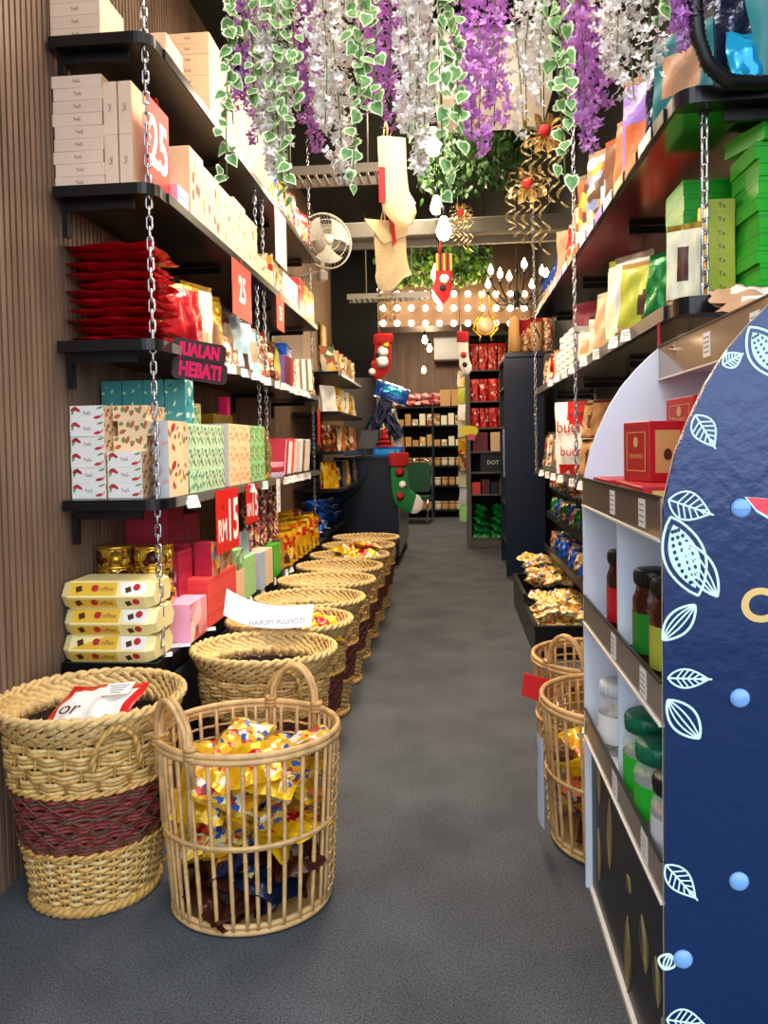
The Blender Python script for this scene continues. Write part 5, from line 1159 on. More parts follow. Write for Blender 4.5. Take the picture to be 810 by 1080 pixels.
for i in range(4): T('gift_box',pbox(.11,.15,.2 if i%2 else .16,['coral_box','choc','navy_cab','kraft'][i]),f'{["red","dark brown","navy","tan"][i]} box on the grey cabinet lower tier','box',(gx+.13+.125*i,gy+.14,.722))
gf=cpillow(.22,.18,.08,960,banded('green_foil','green_foil',spot='silver_foil',sr=.25))
for i in range(2):
    for k in range(5): T('snack_bag',gf,f'dark green foil bag at the grey cabinet bottom, {["left","right"][i]} pile, {from_top(4-k)}','bag',(gx+.19+.24*i,gy+.13,.17+k*.085),(-PI/2+.5,.1*k,.3*i+.4*k),'green foil bags in the grey cabinet',sc=1.05)
T('yellow_note',MB().prism([(-.13,0),(-.08,-.06),(0,-.055),(.1,-.07),(.14,0),(.1,.06),(-.02,.075),(-.1,.06)],0,.003,'y','yellow_paper'),'yellow cloud-shaped paper note stuck on grey cabinet front','note',(gx+.03,gy-.006,1.58))
T('pink_note',MB().prism([(-.05,-.04),(.05,-.05),(.055,.03),(-.04,.04)],0,.003,'y','fruit_pink'),'small pink note below the yellow note on the grey cabinet','note',(gx+.07,gy-.012,1.50))
for k in range(9): 
    z=.35+.23*k
    T('hanging_pack',pouch(.13,.22,.06,970+k,banded(['mint_box','grey_box','pouch_cream','mixed_goods','yellow_pack','white_box','white_box','pouch_green','mixed_goods'][k]),nu=6,nv=8),f'{["mint","grey","cream","mixed","yellow","white","white topped","olive","patterned"][k]} pack hanging on the cabinet side, {["lowest","second","third","fourth","fifth","sixth","seventh","eighth","ninth"][k]}','bag',(gx-.05,gy+.1+.03*(k%3),z),(0,0,-PI/2+.9),'packs hanging on the grey cabinet side')
# ---- dark counter with things on it
CX0,CX1,CY0,CY1,CHt=-1.35,-.62,8.5,10.4,1.27
o=T('counter',None,'tall dark counter with brushed steel aisle side at the end of the basket row','counter',((CX0+CX1)/2,CY0,.002)); w=CX1-CX0; d=CY1-CY0
mb=MB(); mb.box((0,d/2,.68),(w,d,1.14),'blue_counter',bev=.006); P('counter_body',mb,o)
mb=MB(); mb.box((w/2+.004,d/2,.66),(.006,d-.04,1.05),'counter_steel'); P('steel_side',mb,o)
mb=MB(); mb.box((0,d/2,CHt-.01),(w+.03,d+.03,.03),'navy_cab',bev=.004); P('counter_top',mb,o)
for sx_ in (-.3,.3):
    for y in (.12,d-.12): mb=MB(); mb.lathe([(.001,0),(.04,0),(.045,.05),(.045,.08),(.02,.11)],12,'black_metal',TR((sx_,y,0))); P('foot',mb,o)
z=CHt+.008
mb=MB(); mb.tube([at(392,487,Y=8.485)+Vector((0,-.004*i,0))*0 for i in (0,)]+[at(386,503,Y=8.485),at(374,520,Y=8.485),at(358,533,Y=8.485)],.008,6,'blue_counter'); T('cable',mb,'dark blue cable looping down the counter front','cable')
o=T('monitor',None,'dark back of a sales monitor standing on the counter','monitor',(-1.02,8.62,z),(0,0,.12)); mb=MB(); mb.box((0,0,.2),(.36,.035,.24),'black_metal',TR((0,0,0),(-.18,0,0)),bev=.01); P('screen_back',mb,o); mb=MB(); mb.box((0,.02,.05),(.06,.04,.12),'black_metal',bev=.004); P('stand',mb,o); mb=MB(); mb.box((0,.02,.006),(.2,.16,.012),'black_metal',bev=.003); P('base',mb,o)
T('gift_box',pbox(.34,.24,.11,'blue_foil',front='cyan_foil',inset=.03),'blue tray box on the counter under red ornament tree','box',(-.74,8.64,z))
o=T('ornament_tree',None,'small red tiered ornament tree on the blue box','ornament',(-.78,8.62,z+.111)); mb=MB()
for k in range(4): mb.lathe([(.13-.028*k,.05*k),(.10-.025*k,.05*k+.01),(.04,.05*k+.055)],12,'felt_red')
tr_=P('tiers',mb,o); mb=MB(); mb.lathe([(0,.0),(.022,.022),(0,.045)],8,'yellow_paper',TR((0,0,.205))); P('star',mb,tr_)
for i,(x,zz,w_,h_,mt,nm,ry) in enumerate([(-.98,.28,.16,.46,'navy_foil','dark navy',.5),(-.62,.22,.15,.42,'navy_foil','dark blue',-.5),(-.80,.30,.2,.34,'silver_foil','silver patterned',.1),(-.7,.36,.14,.2,'mixed_goods','mixed print',-.2)]):
    T('hanging_pack',pouch(w_,h_,.07,990+i,banded(mt,None,'candy_mix' if i>1 else None)),f'{nm} packet clipped above the counter top, {NTH[i]} from wall','bag',(x,8.9+.07*i,z+zz),(0,ry,.1),'packets on the counter stand')
T('foil_pack',pillow(.42,.26,.12,995,banded('blue_foil','silver_foil',panel='cyan_foil')),'blue and silver foil pack on top of the counter stand','bag',(-.74,8.95,z+.66),(-.5,.35,.2))
o=T('display_tree',None,'black wire stand carrying packets on the counter','stand',(-.8,9.0,z)); mb=MB(); mb.tube([(0,0,0),(0,0,.74)],.012,8,'black_metal'); P('pole',mb,o); mb=MB(); mb.lathe([(.001,0),(.12,0),(.12,.015),(.001,.02)],16,'black_metal'); P('base',mb,o)
for k in range(4): mb=MB(); mb.tube([(0,0,.34+.11*k),(.16*math.cos(k*1.9),.05*math.sin(k*1.9),.38+.11*k)],.006,6,'black_metal'); P('arm',mb,o)
for i in range(3): T('gift_box',pbox(.1,.14,.36-.07*i,['white_box','yellow_foil','pouch_orange'][i]),f'{["white","yellow","orange"][i]} box standing at the aisle edge of the counter','box',(-.655,9.1+.22*i,z))
# stocking hung on the corner of the counter
def stocking(mats,label,loc,rz,L=.5,w=.17,rx=0,cuff=None,deco=None,name='stocking',pu=True,flip=1,foot=1,th=.02):
    """flat sewn stocking: leg down, foot towards +x"""
    o=T(name,None,label,'christmas stocking',loc,(rx,0,rz))
    cl=[(0,0),(.0,-.2*L),(.01*L,-.45*L),(.03*L,-.66*L),(.09*L,-.8*L),(.22*L,-.9*L),(.36*L,-.95*L),(.47*L,-.97*L)]
    cl=[((x-.03*L)*foot+.03*L if z_<-.7*L else x,z_) for x,z_ in cl]; cl=[(flip*x,z_) for x,z_ in cl]
    wd=[.5*w,.5*w,.49*w,.5*w,.58*w,.55*w,.5*w,.22*w]
    mb=MB(); n=18; 
    def interp(t):
        x=t*(len(cl)-1); i=min(int(x),len(cl)-2); f=x-i
        return [cl[i][k]*(1-f)+cl[i+1][k]*f for k in(0,1)],wd[i]*(1-f)+wd[i+1]*f,i
    def nrm(t):
        a=interp(max(0,t-.04))[0]; b=interp(min(1,t+.04))[0]; dx,dz=b[0]-a[0],b[1]-a[1]; l=math.hypot(dx,dz); return (-dz/l,dx/l)
    def side(sg):
        def fn(u,v):
            p,wv,_=interp(v); nx,nz=nrm(v); s=(u*2-1)
            return (p[0]+nx*s*wv, sg*th*math.sqrt(max(0,1-s*s))*(1 if v<.97 else .3)+.004*math.sin(9*v+s*3), p[1]+nz*s*wv)
        return fn
    mb.grid(side(-1),8,n,None,matfn=lambda u,v:mats[0] if v<.78 else mats[1]); mb.grid(side(1),8,n,None,matfn=lambda u,v:mats[0] if v<.78 else mats[1],flip=True); sbod=P('stocking_body',mb,o); L_=L
    if cuff: mb=MB(); mb.lathe([(w*.54,.02),(w*.58,0),(w*.58,-.1*L/.5),(w*.54,-.11*L/.5)],16,cuff,sy=.3); P('cuff',mb,sbod)
    for (x,z_,r,mt) in (deco or []):
        mb=MB(); mb.lathe([(0,-.006),(r*.8,-.004),(r,0),(0,.004)],10,mt,TR((x*flip,-th-.006,z_),(PI/2,0,0))); P('applique',mb,sbod)
    mb=MB(); mb.tube([(-w*.3,0,0),(-w*.25,0,.04),(-w*.2,0,.08),(-w*.15,0,.04),(-w*.15,0,0)],.004,5,mats[0]); P('hanging_loop',mb,o)
    return o
stocking(['felt_green','felt_white'],'green stocking with red trim and white toe hanging on the counter corner',(-.60,8.44,1.30),.5,.62,.22,cuff='felt_red',deco=[(.0,-.2,.06,'felt_red'),(.03,-.35,.05,'felt_white'),(.0,-.48,.05,'felt_red')])
# ---- green chair with chrome frame
o=T('stacking_chair',None,'green padded chair with chrome frame before the back shelves','chair',(-.64,13.2,.002),(0,0,-.15))
mb=MB(); mb.prism(rounded(-.24,.24,-.22,.24,.06,(0,1,2,3)),.43,.49,'z','chair_green'); P('seat',mb,o)
mb=MB(); mb.prism([(-.22,.62),(-.19,.55),(.19,.55),(.22,.62),(.23,1.0),(.17,1.09),(-.17,1.09),(-.23,1.0)],.235,.27,'y','chair_green'); P('backrest',mb,o)
for s in(-1,1):
    mb=MB(); mb.tube([(s*.24,.24,.0),(s*.245,.25,.45),(s*.25,.27,1.02),(s*.22,.275,1.1),(s*.12,.275,1.13),(0,.275,1.13)],.014,8,'chrome'); P('leg',mb,o); mb=MB(); mb.tube([(s*.24,-.22,0),(s*.245,-.2,.43),(s*.245,.25,.44)],.014,8,'chrome'); P('leg',mb,o)
# ---- black back shelves with goods
BX0,BX1,BY=-1.2,.5,14.2
o=T('back_shelf_unit',None,'black shelf unit full of goods along the back wall','shelf',(0,BY,.002)); blv=[.15,.62,1.0,1.38,1.78,2.14]
mb=MB(); mb.box(((BX0+BX1)/2,.42,1.08),(BX1-BX0,.02,2.14),'black_matte'); P('back_panel',mb,o)
for x in(BX0,(BX0+BX1)/2,BX1): mb=MB(); mb.box((x,.22,1.08),(.04,.38,2.14),'black_metal'); P('upright',mb,o)
for zz in blv: mb=MB(); mb.box(((BX0+BX1)/2,.21,zz-.015),(BX1-BX0,.38,.03),'black_metal'); P('shelf_board',mb,o)
pkb=[cpillow(.26,.2,.13,1000+s,banded('pink_pack','pink_pack')) for s in range(2)]
for i in range(6):
    for k in range(2): T('snack_sack',pkb[i%2],f'pink printed sack lying on top of the back shelves, {NTH[i]} from left, {["lower","upper"][k]}','bag',(BX0+.18+.18*i,BY+.2,2.215+.125*k),(-PI/2+.3,.12*math.sin(i*2+k),.5*i),'pink sacks on the back shelves')
for i in range(3):
    for k in range(3): T('carton',pbox(.2,.2,.105,'kraft'),f'brown cardboard box on the back shelf top, {NTH[i]} column, {["lowest","middle","top"][k]}','box',(-.1+.215*i,BY+.15,2.142+.1055*k),(0,0,0),'cardboard boxes on the back shelves')
rn=random.Random(9)
for r_,zz in enumerate(blv[:5]):
    for i in range(12):
        x=BX0+.1+.138*i; lab=f'back shelf item on the {["lowest","second","third","fourth","fifth"][r_]} row, {NTH[i]} from left'
        if r_<3:
            rr=.06 if r_==0 else .055; mb=MB(); mb.lathe([(rr*.97,0),(rr,.01),(rr,.1),(rr*.9,.108),(rr*1.03,.11),(rr*1.03,.135),(rr*.9,.14)],12,['kraft','kraft','pale_nut'][rn.randrange(3)]); T('treat_jar',mb,'pale round '+lab,'jar',(x,BY+.12,zz+.003),(0,0,0),f'goods on the back shelves row {["low","second","third"][r_]}',sc=1.1)
        else:
            T('gift_box',pbox(.11,.15,rn.choice([.12,.18,.22]),rn.choice(['kraft','choc','grey_box','card_brown','pouch_brown']),front=rn.choice(['mixed_goods','kraft','pouch_cream'])),'small brown '+lab,'box',(x,BY+.14,zz+.003))
# ---- far left shelves past the long ones
for k,(zz,y0,y1) in enumerate([(1.02,6.6,8.3),(1.36,6.6,8.3),(1.72,6.6,8.3),(2.08,6.6,8.3)]):
    shelf(zz,y0,y1,XL+.03,-1.0,f'short dark wall shelf past the long left shelves, {["lowest","second","third","topmost"][k]}',.03,(),strip=False,bracket=False)
    for i in range(6):
        mt=[['yellow_pack','navy_foil','silver_foil'],['brown_pack','mixed_goods','pouch_orange'],['white_box','yellow_pack','pouch_cream'],['mixed_goods','kraft','box_leaf_cream']][k][i%3]
        T('snack_pouch',pouch(.2,.24,.09,1100+k*9+i,banded(mt,None,'candy_mix' if i%2 else None),nu=8,nv=8),f'{["yellow, navy or silver","brown","white or yellow","mixed"][k]} pouch on short dark shelf {["lowest","second","third","topmost"][k]}, {NTH[i]} from street','bag',(-1.12,6.72+.27*i,zz+.002),(0,0,PI/2-.6),'pouches on the short dark shelves')
    if k==0:
        for i in range(6):
            for q in range(3): T('foil_bag',gf if 0 else cb[4][0],f'blue silver bag in the low pile past yellow pouches, {NTH[i]} from street, {["lowest","middle","top"][q]}','bag',(-1.25,6.5+.2*i,.70+.085*q),(-PI/2+.4,.2,i*.8+q),'blue silver bags in the low pile',sc=1.2)
mb=MB(); o=T('side_stand',None,'low dark stand carrying blue silver bags before the counter','stand',(-1.27,7.05,.002)); mb.box((0,0,.62),(.32,1.4,.03),'black_metal'); P('top',mb,o)
for sx_ in(-.13,.13):
    for sy in(-.65,.65): mb=MB(); mb.box((sx_,sy,.3),(.03,.03,.6),'black_metal'); P('leg',mb,o)
o=T('wall_picture',None,'small framed pale picture on the far left wall','picture',(-1.40,8.2,2.55),(0,0,PI/2)); mb=MB(); 
for c,dd in (((0,0,.22),(.34,.02,.02)),((0,0,-.22),(.34,.02,.02)),((.16,0,0),(.02,.02,.42)),((-.16,0,0),(.02,.02,.42))): mb.box(c,dd,'gold')
P('frame',mb,o); P('sheet',MB().box((0,.004,0),(.3,.006,.42),'pouch_cream'),o)
# ================================================================== CEILING DECOR
# ---- bulb panel
rows=[3.36,3.17,2.98]
mb0=MB(); mb0.lathe([(0,-.036),(.022,-.03),(.036,-.01),(.037,.008),(.025,.03),(.012,.038)],12,'bulb_glow',TR((0,0,0),(PI/2,0,0))); bm=mb0.mesh('globe_bulb')
mb0=MB(); mb0.lathe([(.018,0),(.02,.02),(.014,.04)],10,'brass',TR((0,.04,0),(-PI/2,0,0))); bs=mb0.mesh('socket')
bulb0=None
for r_,z in enumerate((rows)):
    for i in range(11):
        a=at(404+14.9*i,[310,325,341][r_],Y=9.22); o=T('panel_bulb',None,f'round lit bulb on the brown panel, {["top","middle","bottom"][r_]} row, {NTH[i]} from left','bulb',(a.x,9.22,a.z),(0,0,0),'bulbs on the brown panel'); P('globe',bm,o); P('socket',bs,o)
for x in (-.55,-.05,.45): light('POINT',(x,9.0,3.15),8,(1,.8,.52),.08)
# ---- hanging filament bulbs
def hbulb(px,py,Y,s,label,power=6):
    p=at(px,py,Y=Y); o=T('hanging_bulb',None,label,'bulb',p)
    mb=MB(); mb.lathe([(0,-.075),(.022,-.068),(.036,-.045),(.038,-.02),(.024,.02),(.015,.045)],14,'bulb_glow'); g=P('bulb_glass',mb,o)
    mb=MB(); mb.lathe([(.014,.04),(.019,.045),(.019,.09),(.008,.1)],10,'black_metal'); P('socket',mb,o)
    mb=MB(); mb.tube([(0,0,.09),(0,0,(ZC-p.z)/(s*.85))],.003,5,'black_metal'); P('cord',mb,o)
    s*=.85; o.scale=(s,s,s); mbc=None; light('POINT',(p.x,p.y-.06,p.z-.1),power,(1,.8,.55),.05); return o
hbulb(457,146,3.0,1.1,'large glowing bulb half behind the white blossom garland',7)
hbulb(460,214,4.6,1.15,'hanging bulb directly above the largest central bulb',6)
hbulb(468,238,4.0,1.25,'brightest hanging bulb in the centre of the aisle',9)
hbulb(461,285,4.6,1.15,'hanging bulb below the brightest one, beside striped stocking',6)
hbulb(448,357,9.6,1.1,'small far bulb, upper of the three near the air conditioner',9); hbulb(453,366,10.2,1.1,'small far bulb, middle of the three near the air conditioner',6); hbulb(447,389,10.4,1.0,'small far bulb, lowest of three before the back wall',6)
hbulb(350,370,7.6,.8,'small unlit looking bulb beside the far left shelves',2)
# ---- air conditioners
def ac(x0,x1,y,z0,z1,d,lab,side=False):
    o=T('air_conditioner',None,lab,'air conditioner',((x0+x1)/2,y,z0)); w=x1-x0; h=z1-z0
    mb=MB(); mb.prism([(0,.02),(.03,0),(d,0),(d,h),(.03,h),(0,h-.03)],-w/2,w/2,'x','white_plastic'); P('housing',mb,o)
    mb=MB(); mb.box((0,-.004,h*.3),(w*.94,.006,.012),'grey_box'); mb.box((0,-.003,h*.16),(w*.9,.008,h*.16),'fan_white'); P('louver',mb,o); return o
a=at(460,103,Y=4.4); b=at(582,20,Y=4.4); ac(a.x,b.x,4.4,a.z,b.z,.5,'large cream air conditioner under the ceiling behind the garlands')
a=at(458,380,Y=14.35); b=at(492,355,Y=14.35); ac(a.x,b.x,14.35,a.z,b.z,.3,'white wall air conditioner above the back shelves')
mb=MB()
for x in (at(480,60,Y=4.6).x,at(560,60,Y=4.6).x): mb.tube([(x,4.65,at(470,20,Y=4.4).z),(x,4.65,ZC)],.008,6,'black_metal')
T('hanger_rods',mb,'pair of black rods holding the large cream air conditioner','rod')
# ---- wall fan
fp=at(344,254,Y=6.1); o=T('wall_fan',None,'grey wall fan with round cage beside the topmost left shelf','fan',fp,(0,.0,.55)); R=.225
mb=MB()
for k in range(3):
    a0=k*2*PI/3+.6
    mb.grid(lambda u,v:((.04+.15*v)*math.cos(a0+(u-.5)*1.5*(.5+.5*v)),-.03+.03*(u-.5),(.04+.15*v)*math.sin(a0+(u-.5)*1.5*(.5+.5*v))),6,5,'fan_white'); 
P('blades',mb,o); mb=MB(); mb.lathe([(0,-.06),(.045,-.05),(.05,0),(.05,.03)],16,'fan_white',TR((0,0,0),(-PI/2,0,0))); P('hub',mb,o)
mb=MB()
for rr,yy in ((R,-.0),(R*.72,-.05),(R*.4,-.07),(R,.02)): mb.tube([(rr*math.cos(2*PI*k/40),yy,rr*math.sin(2*PI*k/40)) for k in range(40)],.003 if rr<R else .006,5,'fan_white',True)
for k in range(40):
    a0=2*PI*k/40; mb.tube([(.05*math.cos(a0),-.075,.05*math.sin(a0)),(R*.5*math.cos(a0),-.068,R*.5*math.sin(a0)),(R*.85*math.cos(a0),-.035,R*.85*math.sin(a0)),(R*math.cos(a0),0,R*math.sin(a0))],.0014,4,'fan_white')
P('cage',mb,o); mb=MB(); mb.lathe([(.03,.04),(.075,.05),(.08,.12),(.05,.17)],16,'fan_white',TR((0,0,0),(-PI/2,0,0))); P('motor',mb,o)
mb=MB(); mb.box((0,.12,-.13),(.05,.05,.22),'fan_white',bev=.01); mb.tube([(0,.12,-.22),(-.1,.3,-.24),(-.35,.42,-.24)],.018,8,'fan_white'); P('bracket',mb,o); mb=MB(); mb.box((.0,.1,-.27),(.07,.08,.08),'fan_white',bev=.01); P('switch_box',mb,o)
# ---- cable trays
def tray(p0,p1,w,lab):
    p0=Vector(p0);p1=Vector(p1); d=(p1-p0); L=d.length; o=T('cable_tray',None,lab,'cable tray',p0,(0,0,math.atan2(d.y,d.x)))
    for s in(-1,1): mb=MB(); mb.box((L/2,s*w/2,0),(L,.012,.06),'duct'); P('side_rail',mb,o)
    n=int(L/.06)
    for i in range(n): mb=MB() if i==0 else mb; mb.box((.03+i*.06,0,-.02),(.02,w-.013,.01),'duct')
    P('rungs',mb,o)
    for x in(.2,L-.2): mb=MB(); mb.tube([(x,0,-.02),(x,0,ZC-p0.z)],.006,6,'duct'); P('hanger_rod',mb,o)
tray((-1.3,5.2,3.3),(-.35,5.2,3.3),.25,'perforated steel cable tray under the ceiling behind left garlands'); tray((-1.1,8.1,3.02),(-.2,8.1,3.02),.2,'lower perforated cable tray behind the cream stocking')
# ---- garlands
rail=MB(); rail.box((-.05,2.12,2.98),(1.7,.03,.03),'black_metal'); rail.box((-.05,2.3,2.98),(1.7,.03,.03),'black_metal')
for x in (-.7,.6):
    for y in (2.12,2.3): rail.tube([(x,y,2.98),(x,y,ZC)],.006,6,'black_metal')
T('garland_rail',rail,'black rail pair hanging from the ceiling and carrying the flower garlands','rail')
_ivy=[]
def ivyleaf(mb,p,ang,tilt,s,g='leaf_green'):
    M=Matrix.Translation(p)@Euler((tilt[0],tilt[1],ang)).to_matrix().to_4x4()
    o=[(0,0),(.28,-.1),(.5,.12),(.42,.45),(.2,.72),(0,1.0),(-.2,.72),(-.42,.45),(-.5,.12),(-.28,-.1)]
    fold=lambda x:.16*abs(x)
    mb.add([(x*s,fold(x)*s,-y*s) for x,y in o]+[(0,0.02*s,-.4*s)],[(i,(i+1)%10,10) for i in range(10)],'leaf_cream',M)
    mb.add([(x*s*.72,fold(x)*s-.0012,-(y*.74+.12)*s) for x,y in o]+[(0,.01*s,-.42*s)],[(i,(i+1)%10,10) for i in range(10)],g,M)
def ivy(x,y,ztop,zbot,label,seed,wd=.07,dens=.8,s0=.041):
    rn=random.Random(seed); o=T('ivy_garland',None,label,'garland',(x,y,ztop)); L=ztop-zbot; mb=MB(); st=MB()
    for q in range(3):
        ph=rn.uniform(0,6); Lq=L*(1 if q==0 else rn.uniform(.7,.95))
        pts=[Vector((wd*.45*math.sin(t*3.1+ph)+(q-1)*wd*.35,wd*.4*math.cos(t*2.3+ph),-Lq*t)) for t in [i/18 for i in range(19)]]
        st.tube(pts,.0022,4,'stem_green')
        n=int(Lq/.02*dens)
        for i in range(n):
            t=(i+rn.random())/n; k=t*18; a=int(min(17,k)); p=pts[a].lerp(pts[a+1],min(1,k-a))
            ivyleaf(mb,p+Vector((rn.uniform(-1,1)*wd*.4,rn.uniform(-1,.4)*wd*.4,0)),rn.uniform(-1,1),(rn.uniform(-.8,.3),rn.uniform(-.7,.7)),s0*rn.uniform(.7,1.15))
    P('stems',st,o); P('leaves',mb,o)
def blossom(mb,p,rn,s,mat):
    M=Matrix.Translation(p)@Euler((rn.uniform(-1.4,1.4),rn.uniform(-1,1),rn.uniform(0,6.28))).to_matrix().to_4x4()
    for k in range(4):
        a=k*PI/2+rn.uniform(-.2,.2); c,s_=math.cos(a),math.sin(a)
        pr=[(.08,-.12,.0),(.55,-.34,.12),(1,0,.3),(.55,.34,.12),(.08,.12,0)]
        mb.add([((x*c-y*s_)*s,(x*s_+y*c)*s,z*s) for x,y,z in pr],[(0,1,2,3,4)],mat,M)
def wisteria(x,y,ztop,zbot,label,seed,mats,wd=.075,dens=1.0,s0=.017,thin=False):
    rn=random.Random(seed); o=T('blossom_garland',None,label,'garland',(x,y,ztop)); L=ztop-zbot; mb=MB(); st=MB()
    ns=5 if not thin else 2
    for q in range(ns):
        a=rn.uniform(0,6.28); Lq=L*(1 if q==0 else rn.uniform(.72,.97)); ox,oy=wd*.55*math.cos(a),wd*.55*math.sin(a)
        if q==0: ox=oy=0
        pts=[Vector((ox+.012*math.sin(t*5+a),oy,-Lq*t)) for t in [i/12 for i in range(13)]]; st.tube(pts,.0018,4,'stem_green')
        n=int(Lq/.0042*dens)
        for i in range(n):
            t=((i+rn.random())/n)**.9; w_=wd*.62*(1-.55*t**3); b=rn.uniform(0,6.28); r_=w_*math.sqrt(rn.random())
            blossom(mb,Vector((ox+r_*math.cos(b),oy+r_*math.sin(b)*.8,-Lq*t)),rn,s0*rn.uniform(.7,1.2),mats[0] if rn.random()<.85 else mats[-1])
    for k in range(5): ivyleaf(st,Vector((rn.uniform(-.05,.05),-.03,-.05-.1*k)),rn.uniform(-1,1),(0,rn.uniform(-.6,.6)),.04,'leaf_lime') if k<2 else None
    P('stems',st,o); P('blossoms',mb,o)
ZT=2.97
def gp(px,py,Y): 
    p=at(px,py,Y=Y); return p.x,Y,p.z
pu=['petal_purple','petal_purple','petal_lilac']; wh=['petal_white','petal_white','petal_white']
for i,(px,py,wd,lab) in enumerate([(268,150,.07,'purple blossom garland nearest the left shelves, behind white blossoms'),(334,160,.07,'purple blossom garland second from the left shelves'),(415,138,.115,'broad purple blossom garland above the cream stocking'),(510,166,.085,'purple blossom garland in front of the cream air conditioner'),(622,160,.085,'purple blossom garland close to the right shelf'),(722,55,.05,'short purple blossom garland by the top right pouches')]):
    x,y,z=gp(px,py,2.3 if i!=5 else 2.12); wisteria(x,y,ZT,z,lab,40+i,pu,wd,1.0)
for i,(px,py,wd,lab,th) in enumerate([(289,186,.075,'white blossom garland nearest the left shelves',0),(357,190,.10,'broad white blossom garland second from the left',0),(441,182,.075,'white blossom garland right of the broad purple one',0),(548,150,.055,'thin white blossom garland in front of the air conditioner',1),(566,112,.05,'thin short white blossom garland beside the ivy',1),(664,104,.1,'broad white blossom garland nearest the right shelf',0)]):
    x,y,z=gp(px,py,2.12); wisteria(x,y,ZT,z,lab,60+i,wh,wd,1.0 if not th else .55,thin=bool(th))
for i,(px,py,wd,lab) in enumerate([(258,195,.07,'variegated ivy garland nearest the left shelves'),(309,212,.07,'variegated ivy garland reaching lowest among left blossoms'),(386,205,.07,'variegated ivy garland left of the cream stocking'),(478,210,.06,'variegated ivy garland left of the air conditioner'),(594,188,.075,'variegated ivy garland in front of the gold ribbons'),(700,30,.05,'short variegated ivy garland near the top right shelf')]):
    x,y,z=gp(px,py,2.1); ivy(x,y-.03,ZT,z,lab,80+i,wd*.68)
# ---- dense ivy clumps on ceiling trellises
def clump(x0,x1,y0,y1,z,n,label,mats,seed,s=.08,drop=.25):
    rn=random.Random(seed); o=T('ivy_clump',None,label,'plant',((x0+x1)/2,(y0+y1)/2,z)); w,d=x1-x0,y1-y0; mb=MB()
    for i in range(int(d/.15)+1): mb.box((0,-d/2+i*.15,0),(w,.012,.012),'black_metal')
    for i in range(int(w/.15)+1): mb.box((-w/2+i*.15,0,.012),(.012,d,.012),'black_metal')
    for sx_ in(-1,1):
        for sy in(-1,1): mb.tube([(sx_*w*.45,sy*d*.45,0),(sx_*w*.45,sy*d*.45,ZC-z)],.005,5,'black_metal')
    P('trellis',mb,o); mb=MB()
    for i in range(n):
        p=Vector((rn.uniform(-.5,.5)*w*1.05,rn.uniform(-.5,.5)*d*1.03,.04-drop*rn.random()**1.7))
        M=Matrix.Translation(p)@Euler((rn.uniform(-.9,.9),rn.uniform(-.9,.9),rn.uniform(0,6.28))).to_matrix().to_4x4(); q=s*rn.uniform(.6,1.15)
        mb.add([(0,0,0),(.32*q,.0,-.25*q),(.3*q,.03*q,-.6*q),(0,.0,-1*q),(-.3*q,.03*q,-.6*q),(-.32*q,0,-.25*q),(0,-.06*q,-.45*q)],[(0,1,6),(1,2,6),(2,3,6),(3,4,6),(4,5,6),(5,0,6)],mats[rn.randrange(len(mats))],M)
    P('foliage',mb,o)
a=at(432,190,Y=4.6); b=at(580,190,Y=4.6); clump(a.x,b.x,5.2,6.5,at(500,92,Y=5.2).z,2000,'dense green ivy clump behind the hanging bulbs and garlands',['leaf_dark','leaf_dark','leaf_dark','leaf_green'],5,.075,.36)
a=at(400,300,Y=8.2); b=at(516,300,Y=8.2); clump(a.x,b.x,8.2,9.1,at(460,258,Y=8.2).z,900,'green ivy clump above the brown bulb panel',['leaf_dark','leaf_green','leaf_lime'],6,.09,.3)
# ---- stockings
def stk(px,py,Y,*a,**k):
    p=at(px,py,Y=Y); o=stocking(a[0],a[1],p,*a[2:],**k)
    mb=MB(); mb.tube([(-.03,0,.04),(-.03,0,ZC-p.z)],.0022,4,'black_metal'); P('hanging_cord',mb,o); return o
o=stk(413,145,3.4,['stocking_cream','stocking_cream'],'upper cream cloth stocking hanging under the broad purple garland',.25,.37,.13,foot=.55,th=.012)
mb=MB(); mb.box((-.05,-.015,-.22),(.03,.004,.16),'felt_red'); P('trim',mb,o)
o=stk(411,238,3.5,['stocking_cream','stocking_cream'],'lower cream cloth stocking with torn cuff hanging below the upper one',.1,.29,.15,foot=.2,th=.012)
mb=MB(); mb.prism([(-.12,.03),(.08,.01),(.085,-.05),(-.03,-.09)],-.018,-.0145,'y','stocking_cream'); P('cuff',mb,o); mb=MB(); mb.prism([(-.02,.14),(.005,.15),(.03,-.08),(.015,-.1)],-.024,-.021,'y','felt_red'); P('ribbon',mb,o,label='red ribbon')
stk(404,354,7.6,['felt_red','felt_red'],'dark red stocking with snowman hanging before the back wall',-.15,.38,.18,flip=-1,foot=.7,cuff='felt_red',deco=[(.0,-.17,.06,'felt_white'),(.01,-.27,.07,'felt_white'),(.12,-.37,.04,'felt_white'),(-.03,-.1,.04,'felt_gold'),(.05,-.2,.03,'felt_black')])
o=stk(468,268,4.4,['felt_red','felt_white'],'small striped red and gold stocking below the brightest bulb',.1,.27,.1,flip=-1,foot=.5,th=.012,deco=[(.0,-.15,.03,'felt_white'),(.01,-.2,.02,'felt_black')])
for q in range(5): P('stripe',MB().box((-.04+.02*q,-.0145,-.05),(.01,.003,.1),'felt_gold' if q%2==0 else 'felt_black'),o)
stk(488,352,7.0,['felt_white','felt_white'],'white stocking with red cuff hanging before the grey cabinet',.3,.36,.1,foot=.4,th=.012,cuff='felt_red',deco=[(0,-.2,.03,'felt_red'),(.01,-.29,.025,'felt_black')])
